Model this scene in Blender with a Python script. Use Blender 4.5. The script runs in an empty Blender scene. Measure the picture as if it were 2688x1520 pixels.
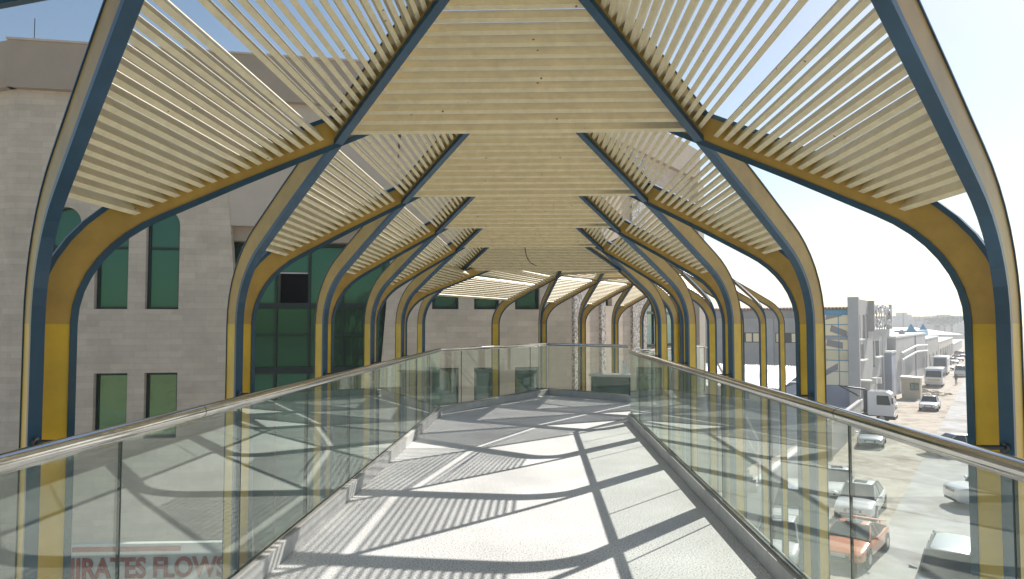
import bpy, bmesh, math, random
from mathutils import Vector, Matrix
random.seed(7)
R = math.radians
scene = bpy.context.scene
COL = scene.collection
EYE = 1.6
GZ = -7.5                       # street level below the deck (deck = 0)

# ------------------------------------------------------------------ camera
F = 1920.0
YAW = math.atan(68/1920*math.cos(math.atan(91/1920))); PIT = math.atan(91/1920)
fw = Vector((-math.sin(YAW)*math.cos(PIT), math.cos(YAW)*math.cos(PIT), math.sin(PIT)))
rt = Vector((math.cos(YAW), math.sin(YAW), 0))
up = rt.cross(fw)
EYEP = Vector((0, 0, EYE))
cam = bpy.data.cameras.new('camera'); camo = bpy.data.objects.new('camera', cam); COL.objects.link(camo)
cam.sensor_width = 36; cam.lens = 36*F/2688; cam.clip_start = 0.05; cam.clip_end = 5000
camo.matrix_world = Matrix((( rt.x, up.x, -fw.x, 0), (rt.y, up.y, -fw.y, 0), (rt.z, up.z, -fw.z, EYE), (0, 0, 0, 1)))
scene.camera = camo

def ray(px, py):
    return (rt*((px-1344)/F) + up*(-(py-760)/F) + fw)
def gnd(px, py, z=GZ):          # survey helper: the place on level z seen along a sight line
    d = ray(px, py); t = (z-EYE)/d.z
    return Vector((d.x*t, d.y*t, z))
def atY(px, py, Y):
    d = ray(px, py); t = Y/d.y
    return EYEP + d*t

# ------------------------------------------------------------------ materials
MATS = {}
def nodemat(name):
    m = bpy.data.materials.new(name); m.use_nodes = True; MATS[name] = m
    nt = m.node_tree
    return m, nt, nt.nodes, nt.links, nt.nodes['Principled BSDF']
def coords(ns, ls, scale=(1,1,1)):
    tc = ns.new('ShaderNodeNewGeometry'); mp = ns.new('ShaderNodeMapping'); mp.inputs['Scale'].default_value = scale
    ls.new(tc.outputs['Position'], mp.inputs['Vector']); return mp
def mat(name, col, rough=0.6, metal=0.0, var=0.12, vscale=3.0, bump=0.0, bscale=60, coat=0.0, stretch=(1,1,1), spec=0.5):
    m, nt, ns, ls, b = nodemat(name)
    mp = coords(ns, ls, stretch)
    n = ns.new('ShaderNodeTexNoise'); n.inputs['Scale'].default_value = vscale; n.inputs['Detail'].default_value = 6; n.inputs['Roughness'].default_value = .65
    ls.new(mp.outputs[0], n.inputs['Vector'])
    r = ns.new('ShaderNodeMapRange'); r.inputs[1].default_value = .3; r.inputs[2].default_value = .7
    r.inputs[3].default_value = 1-var; r.inputs[4].default_value = 1+var
    ls.new(n.outputs['Fac'], r.inputs[0])
    mx = ns.new('ShaderNodeMix'); mx.data_type = 'RGBA'; mx.blend_type = 'MULTIPLY'; mx.inputs[0].default_value = 1
    mx.inputs[6].default_value = (*col, 1)
    ls.new(r.outputs[0], mx.inputs[7]); ls.new(mx.outputs[2], b.inputs['Base Color'])
    b.inputs['Roughness'].default_value = rough; b.inputs['Metallic'].default_value = metal
    b.inputs['Specular IOR Level'].default_value = spec
    if coat: b.inputs['Coat Weight'].default_value = coat; b.inputs['Coat Roughness'].default_value = .08
    if bump:
        n2 = ns.new('ShaderNodeTexNoise'); n2.inputs['Scale'].default_value = bscale; n2.inputs['Detail'].default_value = 4
        ls.new(mp.outputs[0], n2.inputs['Vector'])
        bp = ns.new('ShaderNodeBump'); bp.inputs['Strength'].default_value = bump; bp.inputs['Distance'].default_value = .01
        ls.new(n2.outputs['Fac'], bp.inputs['Height']); ls.new(bp.outputs[0], b.inputs['Normal'])
    return m

mat('blue_paint', (.018, .070, .128), .30, var=.22, vscale=4, bump=.05, bscale=25)
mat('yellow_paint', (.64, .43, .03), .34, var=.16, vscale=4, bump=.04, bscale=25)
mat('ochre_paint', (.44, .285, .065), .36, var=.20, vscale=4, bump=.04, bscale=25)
mat('cream_slat', (.75, .665, .445), .5, var=.10, vscale=14, bump=.03, bscale=90)
mat('steel', (.62, .60, .57), .11, 1.0, var=.10, vscale=9)
mat('dark_steel', (.05, .055, .06), .4, .3)
mat('kerb_grey', (.47, .47, .46), .62, var=.14, vscale=5, bump=.12, bscale=120)
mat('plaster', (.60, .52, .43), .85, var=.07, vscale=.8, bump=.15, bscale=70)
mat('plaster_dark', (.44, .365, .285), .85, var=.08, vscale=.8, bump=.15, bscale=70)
mat('frame_dark', (.012, .03, .028), .35, .2)
mat('black_interior', (.006, .006, .006), .8)
mat('white_paint', (.72, .72, .70), .5, var=.06)
mat('grey_render', (.42, .405, .38), .85, var=.10, vscale=.7, bump=.1)
mat('grey_dark_render', (.33, .31, .29), .85, var=.10, vscale=.9)
mat('grey_light_render', (.46, .455, .44), .85, var=.08, vscale=.5)
mat('cyan_paint', (.05, .30, .48), .5)
mat('blue_wall', (.34, .37, .44), .85, var=.12, vscale=.6)
mat('cream_wall', (.58, .52, .40), .85, var=.08)
mat('tyre', (.02, .02, .02), .8)
mat('rim', (.45, .45, .46), .3, .8)
mat('car_glass', (.012, .016, .018), .06, spec=.8)
mat('lamp_glass', (.75, .75, .75), .1)
mat('car_white', (.78, .78, .77), .25, coat=1, var=.02)
mat('car_silver', (.50, .52, .53), .28, .5, coat=1, var=.03)
mat('car_orange', (.85, .27, .07), .25, coat=1, var=.03)
mat('car_grey', (.30, .32, .33), .28, .5, coat=1, var=.03)
mat('car_red', (.30, .03, .03), .3, coat=1, var=.03)
mat('car_teal', (.10, .30, .30), .3, coat=1, var=.03)
mat('black_plastic', (.02, .02, .021), .55)
mat('rust', (.20, .10, .05), .8)
mat('leaf', (.05, .09, .035), .8, var=.35, vscale=6)
mat('bark', (.12, .09, .06), .9)
mat('far_wall', (.45, .44, .42), .9, var=.05, vscale=.05)
mat('far_wall_b', (.36, .36, .36), .9, var=.05, vscale=.05)
mat('skin', (.25, .14, .09), .6)
mat('cloth_dark', (.05, .05, .07), .85)
mat('sign_white', (.55, .60, .58), .6)
mat('sign_red', (.30, .05, .04), .6)
mat('cable_black', (.01, .01, .01), .6)
mat('debris', (.42, .36, .28), .9, var=.3, vscale=8)

_m = MATS['cream_slat']; _nt = _m.node_tree; _b = _nt.nodes['Principled BSDF']; _src = _b.inputs['Base Color'].links[0].from_socket
_v = _nt.nodes.new('ShaderNodeTexVoronoi'); _v.inputs['Scale'].default_value = 9; _mp = coords(_nt.nodes, _nt.links); _nt.links.new(_mp.outputs[0], _v.inputs['Vector'])
_l = _nt.nodes.new('ShaderNodeMath'); _l.operation = 'LESS_THAN'; _l.inputs[1].default_value = .055; _nt.links.new(_v.outputs['Distance'], _l.inputs[0])
_x = _nt.nodes.new('ShaderNodeMix'); _x.data_type = 'RGBA'; _x.inputs[7].default_value = (.16, .11, .06, 1); _nt.links.new(_l.outputs[0], _x.inputs[0]); _nt.links.new(_src, _x.inputs[6]); _nt.links.new(_x.outputs[2], _b.inputs['Base Color'])

def speckle(name, base, dark, scale, lo, hi, rough=.75):
    m, nt, ns, ls, b = nodemat(name)
    mp = coords(ns, ls)
    v = ns.new('ShaderNodeTexNoise'); v.inputs['Scale'].default_value = scale; v.inputs['Detail'].default_value = 3; v.inputs['Roughness'].default_value = .8
    ls.new(mp.outputs[0], v.inputs['Vector'])
    cr = ns.new('ShaderNodeMapRange'); cr.inputs[1].default_value = lo; cr.inputs[2].default_value = hi
    ls.new(v.outputs['Fac'], cr.inputs[0])
    big = ns.new('ShaderNodeTexNoise'); big.inputs['Scale'].default_value = 1.1; big.inputs['Detail'].default_value = 6
    ls.new(mp.outputs[0], big.inputs['Vector'])
    br = ns.new('ShaderNodeMapRange'); br.inputs[1].default_value = .3; br.inputs[2].default_value = .7; br.inputs[3].default_value = .80; br.inputs[4].default_value = 1.06
    ls.new(big.outputs['Fac'], br.inputs[0])
    mx = ns.new('ShaderNodeMix'); mx.data_type = 'RGBA'; mx.inputs[6].default_value = (*dark, 1); mx.inputs[7].default_value = (*base, 1)
    ls.new(cr.outputs[0], mx.inputs[0])
    m2 = ns.new('ShaderNodeMix'); m2.data_type = 'RGBA'; m2.blend_type = 'MULTIPLY'; m2.inputs[0].default_value = 1
    ls.new(mx.outputs[2], m2.inputs[6]); ls.new(br.outputs[0], m2.inputs[7]); ls.new(m2.outputs[2], b.inputs['Base Color'])
    b.inputs['Roughness'].default_value = rough
    bp = ns.new('ShaderNodeBump'); bp.inputs['Strength'].default_value = .22; bp.inputs['Distance'].default_value = .005
    ls.new(v.outputs['Fac'], bp.inputs['Height']); ls.new(bp.outputs[0], b.inputs['Normal'])
    return m
speckle('deck_aggregate', (.80, .80, .785), (.15, .16, .165), 80, .37, .50)
speckle('sand', (.52, .46, .38), (.30, .24, .18), .35, .36, .52, .95)
speckle('asphalt_dusty', (.47, .465, .455), (.33, .30, .26), .16, .34, .50, .9)
speckle('ledge_white', (.7, .7, .68), (.6, .6, .58), 20, .3, .6, .7)
speckle('light_speckle_stone', (.80, .74, .68), (.27, .23, .20), 13, .46, .56, .45)  # speckles of reflected sunlight, painted into the stone as pale and dark grains

# coursed stone facade: brick texture laid in the facade's own (u, z)
def stone(name, ang, col, mort):
    m, nt, ns, ls, b = nodemat(name)
    g = ns.new('ShaderNodeNewGeometry'); sp = ns.new('ShaderNodeSeparateXYZ'); ls.new(g.outputs['Position'], sp.inputs[0])
    c, s = math.cos(ang), math.sin(ang)
    m1 = ns.new('ShaderNodeMath'); m1.operation = 'MULTIPLY'; m1.inputs[1].default_value = c
    m2 = ns.new('ShaderNodeMath'); m2.operation = 'MULTIPLY'; m2.inputs[1].default_value = s
    ad = ns.new('ShaderNodeMath'); ad.operation = 'ADD'
    ls.new(sp.outputs[0], m1.inputs[0]); ls.new(sp.outputs[1], m2.inputs[0]); ls.new(m1.outputs[0], ad.inputs[0]); ls.new(m2.outputs[0], ad.inputs[1])
    cb = ns.new('ShaderNodeCombineXYZ'); ls.new(ad.outputs[0], cb.inputs[0]); ls.new(sp.outputs[2], cb.inputs[1])
    br = ns.new('ShaderNodeTexBrick'); ls.new(cb.outputs[0], br.inputs['Vector'])
    br.inputs['Scale'].default_value = 1; br.inputs['Brick Width'].default_value = .62; br.inputs['Row Height'].default_value = .17
    br.inputs['Mortar Size'].default_value = .006; br.inputs['Mortar Smooth'].default_value = .4; br.inputs['Bias'].default_value = 0
    br.inputs['Color1'].default_value = (*[x*1.07 for x in col], 1); br.inputs['Color2'].default_value = (*[x*.92 for x in col], 1); br.inputs['Mortar'].default_value = (*mort, 1)
    n = ns.new('ShaderNodeTexNoise'); n.inputs['Scale'].default_value = 1.3; n.inputs['Detail'].default_value = 8; n.inputs['Roughness'].default_value = .7
    ls.new(g.outputs['Position'], n.inputs['Vector'])
    mr = ns.new('ShaderNodeMapRange'); mr.inputs[1].default_value = .3; mr.inputs[2].default_value = .7; mr.inputs[3].default_value = .86; mr.inputs[4].default_value = 1.1
    ls.new(n.outputs['Fac'], mr.inputs[0])
    mx = ns.new('ShaderNodeMix'); mx.data_type = 'RGBA'; mx.blend_type = 'MULTIPLY'; mx.inputs[0].default_value = 1
    ls.new(br.outputs['Color'], mx.inputs[6]); ls.new(mr.outputs[0], mx.inputs[7]); ls.new(mx.outputs[2], b.inputs['Base Color'])
    b.inputs['Roughness'].default_value = .85
    bp = ns.new('ShaderNodeBump'); bp.inputs['Strength'].default_value = .4; bp.inputs['Distance'].default_value = .01
    ls.new(br.outputs['Fac'], bp.inputs['Height']); bp.invert = True; ls.new(bp.outputs[0], b.inputs['Normal'])
    return m
FA = math.atan2(.221, .975)         # bearing of the near facade
SA = math.atan2(.854, .52)          # bearing of the street and of the second facade
stone('coursed_stone', FA, (.66, .57, .455), (.58, .495, .395))
stone('coursed_stone_b', SA, (.66, .55, .44), (.55, .45, .36))

def corrugated(name, col, ang, pitch):
    m, nt, ns, ls, b = nodemat(name)
    g = ns.new('ShaderNodeNewGeometry'); mp = ns.new('ShaderNodeMapping'); mp.inputs['Rotation'].default_value = (0, 0, ang)
    ls.new(g.outputs['Position'], mp.inputs['Vector'])
    w = ns.new('ShaderNodeTexWave'); w.inputs['Scale'].default_value = 1/pitch/3.14; w.wave_profile = 'SIN'
    ls.new(mp.outputs[0], w.inputs['Vector'])
    bp = ns.new('ShaderNodeBump'); bp.inputs['Strength'].default_value = .9; bp.inputs['Distance'].default_value = .05
    ls.new(w.outputs['Fac'], bp.inputs['Height']); ls.new(bp.outputs[0], b.inputs['Normal'])
    b.inputs['Base Color'].default_value = (*col, 1); b.inputs['Roughness'].default_value = .5
    return m
corrugated('corrugated_white', (.74, .74, .73), -math.atan2(-.52, .854), .25)

def building_glass(name, col, rough=.03, refl=.14, tint=(.25, .75, .52, 1)):
    m, nt, ns, ls, b = nodemat(name)
    b.inputs['Base Color'].default_value = (*col, 1); b.inputs['Roughness'].default_value = .5
    gl = ns.new('ShaderNodeBsdfGlossy'); gl.inputs['Roughness'].default_value = rough
    gl.inputs['Color'].default_value = tint
    mp = coords(ns, ls, (1, 1, .5)); n = ns.new('ShaderNodeTexNoise'); n.inputs['Scale'].default_value = 1.1; n.inputs['Detail'].default_value = 2
    ls.new(mp.outputs[0], n.inputs['Vector'])
    bp = ns.new('ShaderNodeBump'); bp.inputs['Strength'].default_value = .25; bp.inputs['Distance'].default_value = .05
    ls.new(n.outputs['Fac'], bp.inputs['Height']); ls.new(bp.outputs[0], gl.inputs['Normal'])
    lw = ns.new('ShaderNodeLayerWeight'); lw.inputs['Blend'].default_value = .5
    p = ns.new('ShaderNodeMath'); p.operation = 'POWER'; p.inputs[1].default_value = 4; ls.new(lw.outputs['Facing'], p.inputs[0])
    mr = ns.new('ShaderNodeMapRange'); mr.inputs[3].default_value = refl; mr.inputs[4].default_value = 1; ls.new(p.outputs[0], mr.inputs[0])
    ms = ns.new('ShaderNodeMixShader'); ls.new(mr.outputs[0], ms.inputs[0]); ls.new(b.outputs[0], ms.inputs[1]); ls.new(gl.outputs[0], ms.inputs[2])
    ls.new(ms.outputs[0], ns['Material Output'].inputs['Surface'])
    return m
building_glass('green_glass', (.005, .046, .030), refl=.09)
building_glass('green_glass_dark', (.003, .022, .012), refl=.22, tint=(.07, .26, .14, 1))
building_glass('pale_green_glass', (.012, .04, .02), refl=.40, tint=(.26, .44, .24, 1))
building_glass('teal_glass', (.03, .07, .065), refl=.14, tint=(.6, .85, .8, 1))
building_glass('cream_glass', (.90, .78, .48), .06, refl=.10, tint=(.9, .9, .85, 1))

def rail_glass():
    m, nt, ns, ls, b = nodemat('balustrade_glass')
    tr = ns.new('ShaderNodeBsdfTransparent'); tr.inputs['Color'].default_value = (.94, .965, .945, 1)
    df = ns.new('ShaderNodeBsdfTranslucent'); df.inputs['Color'].default_value = (.80, .84, .76, 1)
    d2 = ns.new('ShaderNodeBsdfDiffuse'); d2.inputs['Color'].default_value = (.80, .84, .76, 1)
    gl = ns.new('ShaderNodeBsdfGlossy'); gl.inputs['Roughness'].default_value = .0; gl.inputs['Color'].default_value = (.9, .97, .93, 1)
    lw = ns.new('ShaderNodeLayerWeight'); lw.inputs['Blend'].default_value = .5
    p = ns.new('ShaderNodeMath'); p.operation = 'POWER'; p.inputs[1].default_value = 4.2; ls.new(lw.outputs['Facing'], p.inputs[0])
    mr = ns.new('ShaderNodeMapRange'); mr.inputs[3].default_value = .045; mr.inputs[4].default_value = 1; ls.new(p.outputs[0], mr.inputs[0])
    # dust film, streaked vertically
    mp = coords(ns, ls, (3, 3, .5)); n = ns.new('ShaderNodeTexNoise'); n.inputs['Scale'].default_value = 2.2; n.inputs['Detail'].default_value = 6
    ls.new(mp.outputs[0], n.inputs['Vector'])
    dr = ns.new('ShaderNodeMapRange'); dr.inputs[1].default_value = .3; dr.inputs[2].default_value = .75; dr.inputs[3].default_value = .008; dr.inputs[4].default_value = .05
    ls.new(n.outputs['Fac'], dr.inputs[0])
    dd = ns.new('ShaderNodeMixShader'); ls.new(df.outputs[0], dd.inputs[1]); ls.new(d2.outputs[0], dd.inputs[2])
    a = ns.new('ShaderNodeMixShader'); ls.new(dr.outputs[0], a.inputs[0]); ls.new(tr.outputs[0], a.inputs[1]); ls.new(dd.outputs[0], a.inputs[2])
    c = ns.new('ShaderNodeMixShader'); ls.new(mr.outputs[0], c.inputs[0]); ls.new(a.outputs[0], c.inputs[1]); ls.new(gl.outputs[0], c.inputs[2])
    ls.new(c.outputs[0], ns['Material Output'].inputs['Surface'])
    return m
rail_glass()
def clear_plastic():
    m, nt, ns, ls, b = nodemat('clear_plastic')
    b.inputs['Base Color'].default_value = (.85, .95, .95, 1); b.inputs['Roughness'].default_value = .05
    tr = ns.new('ShaderNodeBsdfTransparent'); ms = ns.new('ShaderNodeMixShader'); ms.inputs[0].default_value = .45
    ls.new(tr.outputs[0], ms.inputs[1]); ls.new(b.outputs[0], ms.inputs[2]); ls.new(ms.outputs[0], ns['Material Output'].inputs['Surface'])
clear_plastic()

# ------------------------------------------------------------------ mesh helpers
class MB:
    def __init__(s): s.v = []; s.f = []; s.sm = []
    def add(s, vs, fs, smooth=False):
        o = len(s.v); s.v += [tuple(p) for p in vs]
        for f in fs: s.f.append([i+o for i in f]); s.sm.append(smooth)
    def hexa(s, c):     # 8 corners: bottom 0-3 ccw, top 4-7 ccw
        s.add(c, [(0,3,2,1),(4,5,6,7),(0,1,5,4),(1,2,6,5),(2,3,7,6),(3,0,4,7)])
    def box(s, x0, x1, y0, y1, z0, z1):
        s.hexa([(x0,y0,z0),(x1,y0,z0),(x1,y1,z0),(x0,y1,z0),(x0,y0,z1),(x1,y0,z1),(x1,y1,z1),(x0,y1,z1)])
    def prism(s, pts, z0, z1):
        n = len(pts); s.add([(p[0],p[1],z0) for p in pts]+[(p[0],p[1],z1) for p in pts],
            [tuple(range(n-1,-1,-1)), tuple(range(n,2*n))]+[(i,(i+1)%n,n+(i+1)%n,n+i) for i in range(n)])
    def tube(s, path, r, n=10, caps=True, smooth=True):
        path = [Vector(p) for p in path]; rings = []
        for i, p in enumerate(path):
            a = path[max(i-1,0)]; b = path[min(i+1,len(path)-1)]
            t = (b-a).normalized(); ref = Vector((0,0,1)) if abs(t.z) < .95 else Vector((1,0,0))
            u = t.cross(ref).normalized(); w = u.cross(t)
            rr = r[i] if isinstance(r, (list, tuple)) else r
            rings.append([p+(u*math.cos(2*PI*k/n)+w*math.sin(2*PI*k/n))*rr for k in range(n)])
        vs = [q for ring in rings for q in ring]; fs = []
        for i in range(len(path)-1):
            for k in range(n): fs.append((i*n+k, i*n+(k+1)%n, (i+1)*n+(k+1)%n, (i+1)*n+k))
        s.add(vs, fs, smooth)
        if caps:
            s.add(rings[0], [tuple(range(n-1,-1,-1))]); s.add(rings[-1], [tuple(range(n))])
    def build(s, name, m, parent=None, loc=None):
        me = bpy.data.meshes.new(name); me.from_pydata(s.v, [], s.f)
        me.polygons.foreach_set('use_smooth', s.sm); me.update()
        bm = bmesh.new(); bm.from_mesh(me); bmesh.ops.recalc_face_normals(bm, faces=bm.faces); bm.to_mesh(me); bm.free()
        me.materials.append(MATS[m]); o = bpy.data.objects.new(name, me); COL.objects.link(o)
        if parent: o.parent = parent
        return o
PI = math.pi
def tag(o, label=None, cat=None, group=None, kind=None):
    if label: o['label'] = label
    if cat: o['category'] = cat
    if group: o['group'] = group
    if kind: o['kind'] = kind
    return o
def empty(name, label, cat, loc=(0,0,0), rz=0, group=None):
    o = bpy.data.objects.new(name, None); COL.objects.link(o); o.location = loc; o.rotation_euler = (0,0,rz)
    o.empty_display_size = .2
    return tag(o, label, cat, group)
class Fr:       # a plan frame: origin, direction u along a facade, v outward
    def __init__(s, O, ang, flip=1):
        s.O = Vector((O[0], O[1])); s.u = Vector((math.cos(ang), math.sin(ang))); s.v = Vector((s.u.y, -s.u.x))*flip
    def p(s, u, v, z=0): q = s.O+s.u*u+s.v*v; return (q.x, q.y, z)
    def box(s, mb, u0, u1, v0, v1, z0, z1):
        mb.hexa([s.p(u0,v0,z0), s.p(u1,v0,z0), s.p(u1,v1,z0), s.p(u0,v1,z0), s.p(u0,v0,z1), s.p(u1,v0,z1), s.p(u1,v1,z1), s.p(u0,v1,z1)])
    def at(s, px, py=851, v=0):     # where the sight line meets the facade
        d = ray(px, py); n = Vector((s.v.x, s.v.y)); o = s.O+s.v*v
        t = (o.x*n.x+o.y*n.y)/(d.x*n.x+d.y*n.y)
        q = EYEP+d*t; w = Vector((q.x, q.y))-s.O
        return w.dot(s.u), q.z

# ------------------------------------------------------------------ canopy
S = 1.96; CX = -.11; WIN = 1.86; DEL = .12
ZQ = EYE+1.705; SL = .75
def zr(e):                              # intrados height over lateral run e
    if e >= .24: return ZQ - SL*(WIN-e)
    c = 1-max(e, 0)/.6; return EYE+.0025+.6*math.sqrt(max(0, 1-c*c))
def profile():
    pts = [(0, GZ-.3), (0, EYE+.0025)]
    for i in range(1, 9):
        ph = R(53.13)*i/8; pts.append((.6-.6*math.cos(ph), EYE+.0025+.6*math.sin(ph)))
    n = 6
    for i in range(1, n+1): e = .24+(WIN-.24)*i/n; pts.append((e, zr(e)))
    return pts
PROF = profile()
FW = .048; DP = .170; FT = .028; WT = .036
class Rib:
    def __init__(s, C, Q): s.C = Vector(C); s.Q = Vector(Q); s.d = (s.Q-s.C).normalized(); s.L = (s.Q-s.C).length
    def at(s, e): return s.C+(s.Q-s.C)*(e/WIN)
def build_rib(rib, parent, dz=0.0, fo=.007):
    k = rib.L/WIN; side = Vector((rib.d.y, -rib.d.x, 0))
    P3 = []; N3 = []
    pts = [(e*k, z) for e, z in PROF]
    nrm = []
    for i in range(len(pts)):
        a = pts[max(i-1,0)]; b = pts[min(i+1,len(pts)-1)]
        if i == len(pts)-1: t = Vector((1, 0)) if False else Vector((b[0]-a[0], b[1]-a[1])).normalized()
        else: t = Vector((b[0]-a[0], b[1]-a[1])).normalized()
        nrm.append(Vector((-t.y, t.x)))
    nrm[0] = Vector((-1, 0)); nrm[1] = Vector((-1, 0))
    def pt(i, off, sd):
        h = pts[i][0]+nrm[i].x*off; z = pts[i][1]+nrm[i].y*off+dz
        if i == len(pts)-1:                 # plumb cut at the ridge
            z = pts[i][1]+off/max(nrm[i].y, .2)+dz; h = pts[i][0]
        q = rib.C+rib.d*h
        return (q.x+side.x*sd, q.y+side.y*sd, z)
    def sweep(o0, o1, hw, i0, i1):
        m = MB(); n = i1-i0+1; vs = []
        for i in range(i0, i1+1):
            vs += [pt(i, o0, -hw), pt(i, o0, hw), pt(i, o1, hw), pt(i, o1, -hw)]
        fs = [(0,3,2,1), (4*n-4, 4*n-3, 4*n-2, 4*n-1)]
        for j in range(n-1):
            for q in range(4): fs.append((4*j+q, 4*j+(q+1)%4, 4*j+4+(q+1)%4, 4*j+4+q))
        m.add(vs, fs); return m
    last = len(pts)-1
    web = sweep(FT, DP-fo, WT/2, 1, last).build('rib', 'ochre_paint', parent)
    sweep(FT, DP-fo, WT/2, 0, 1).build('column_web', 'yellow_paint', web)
    sweep(0, FT, FW/2, 0, last).build('inner_flange', 'blue_paint', web)
    sweep(DP-fo, DP, FW/2, 0, last).build('outer_flange', 'blue_paint', web)
    # thin pale joint plate at the splice between straight column and bend
    return web
def ecross(a, b):                       # lateral run at which two ribs cross in plan
    best = None
    for i in range(200):
        e = .4+1.2*i/200; d = (a.at(e)-b.at(e)).length
        if best is None or d < best[0]: best = (d, e)
    return best[1]
SD0, SDEP, STH = .050, .062, .023
NX, NZ = -.6, .8
def slat(mb, ra, rb, e, ins=.0, SDEP=SDEP):
    cs = []
    for (dd, tt) in ((SD0, -STH/2), (SD0, STH/2), (SD0+SDEP, STH/2), (SD0+SDEP, -STH/2)):
        ec = e+NX*dd+.8*tt; z = zr(e)+NZ*dd+.6*tt
        if e < .24:
            z = zr(e)+NZ*dd+.6*tt
        cs.append((ec, z))
    L = []; Rr = []
    for ec, z in cs:
        a = ra.at(ec); b = rb.at(ec); dv = (b-a)
        if dv.length < .03: return
        dv.normalize(); a = a+dv*ins; b = b-dv*ins
        L.append((a.x, a.y, z)); Rr.append((b.x, b.y, z))
    mb.add(L+Rr, [(0,1,2,3),(4,7,6,5),(0,4,5,1),(1,5,6,2),(2,6,7,3),(3,7,4,0)])
PITCH = .0400
def side_panel(parent, ll, lu, rl, ru, dep=SDEP):
    ea = ecross(ll, lu); eb = ecross(rl, ru); ep = (ea+eb)/2
    m = MB(); e = .205
    while e < WIN-.05:
        if not (ep-.012 < e < ep+PITCH*.6):
            slat(m, ll if e < ea else lu, rl if e < eb else ru, e, .012, dep)
        e += PITCH if e < ep else PITCH*.93
    return m.build('slat_panel', 'cream_slat', parent)
def top_panel(parent, al, ar, bl, br):
    ep = (ecross(al, bl)+ecross(ar, br))/2; m = MB(); e = ep+.05
    while e < WIN-.05: slat(m, al, ar, e, .02, .070); e += .0525
    return m.build('ridge_slat_panel', 'cream_slat', parent)

can = empty('slatted_canopy', 'long pointed canopy of blue and yellow ribs with cream slats over the near walkway', 'canopy', (CX, 0, 0))
wing = empty('slatted_canopy', 'farther canopy turning right beyond the bend, its slats lit white by the sun', 'canopy', (0,0,0))
KS = [-1.5, -.5, .5, 1.5, 2.5, 3.5, 4.5, 5.5]
def Q_(k): return (0, k*S)
# canopy meshes are laid out about the walkway's centre line
F0 = Vector((-.86-CX, 15.12)); N0 = Vector((2.43-CX, 13.13)); ST = Vector((1.0, 1.65))
def Fn(n): return F0+ST*n
def Nn(n): return N0+ST*n
def Wq(n): return (Fn(n)+Nn(n))*.5
WD = ST.normalized()
Bl, Al, Br, Ar = {}, {}, {}, {}
for k in KS:
    nxt = Q_(k+1) if k < 5.5 else tuple(Wq(0))
    Bl[k] = Rib((-WIN, k*S+DEL), nxt); Br[k] = Rib((WIN, k*S+DEL), nxt)
    Al[k] = Rib((-WIN, k*S-DEL), Q_(k-1)); Ar[k] = Rib((WIN, k*S-DEL), Q_(k-1))
Al[6.5] = Rib((-WIN, 6.5*S-DEL), Q_(5.5)); Ar[6.5] = Rib(Nn(0)-WD*DEL, Q_(5.5))
NEARN, FARN = 4, 4
Wb, Wa, Xb, Xa = {}, {}, {}, {}         # far side forward/back, near side forward/back
for n in range(0, FARN+1):
    if n < FARN: Wb[n] = Rib(Fn(n)+WD*DEL, Wq(n+1))
    if n > 0: Wa[n] = Rib(Fn(n)-WD*DEL, Wq(n-1))
for n in range(0, NEARN+1):
    if n < NEARN: Xb[n] = Rib(Nn(n)+WD*DEL, Wq(n+1))
    if n > 0: Xa[n] = Rib(Nn(n)-WD*DEL, Wq(n-1))
for k in KS:
    for r_, dz, fo in ((Al[k], 0, .007), (Bl[k], -.0025, .022), (Ar[k], 0, .007), (Br[k], -.0025, .022)): build_rib(r_, can, dz, fo)
build_rib(Al[6.5], can); build_rib(Ar[6.5], can)
wing.location = (CX, 0, 0)
for D, dz in ((Wb, -.0025), (Wa, 0), (Xb, -.0025), (Xa, 0)):
    for r_ in D.values(): build_rib(r_, wing, dz, .02)
for i, k in enumerate(KS):
    if k-1 in Bl:
        an = Al[k+1]; side_panel(can, Al[k], Bl[k-1], Bl[k], an)
        side_panel(can, Ar[k], Br[k-1], Br[k], Ar[k+1])
    top_panel(can, Al[k+1], Ar[k+1], Bl[k], Br[k])
# outer corner panel spans from the last main rib to the first far rib
side_panel(wing, Al[6.5], Bl[5.5], Wb[0], Wa[1], .040)
side_panel(wing, Ar[6.5], Br[5.5], Xb[0], Xa[1], .040)
top_panel(wing, Wa[1], Xa[1], Wb[0], Xb[0])
for n in range(1, FARN):
    side_panel(wing, Wa[n], Wb[n-1], Wb[n], Wa[n+1], .040)
for n in range(1, NEARN):
    side_panel(wing, Xa[n], Xb[n-1], Xb[n], Xa[n+1], .040)
    top_panel(wing, Wa[n+1], Xa[n+1], Wb[n], Xb[n])

# ------------------------------------------------------------------ deck, kerbs, railings
GLX, GRX = -1.79, 1.53
NW = Vector((.518, .855)).normalized()
rc = Vector((GRX, 12.2)); rend = rc+NW*9
lc = Vector((-1.75, 13.0)); lf = Vector((.22, 16.75)); b1 = Vector((1.20, 15.98)); b2 = Vector((1.87, 15.2))
dk = MB()
dk.prism([(GLX-.09,-6),(GRX+.09,-6),(GRX+.09,12.2),(3.45,15.2),(1.9,15.24),(1.24,16.05),(.2,16.9),(-1.84,13.02)], -.32, 0)
tag(dk.build('walkway', 'deck_aggregate'), kind='structure')
# steps leading down from the landing
stp = MB()
for i in range(14):
    a = Vector((1.95, 15.24))+NW*(.28*i); b = Vector((3.45, 15.22))+NW*(.28*i)
    stp.prism([tuple(a), tuple(b), tuple(b+NW*.28), tuple(a+NW*.28)], -.32-.17*i, -.17*(i+1))
tag(stp.build('steps', 'kerb_grey'), kind='structure')

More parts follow.
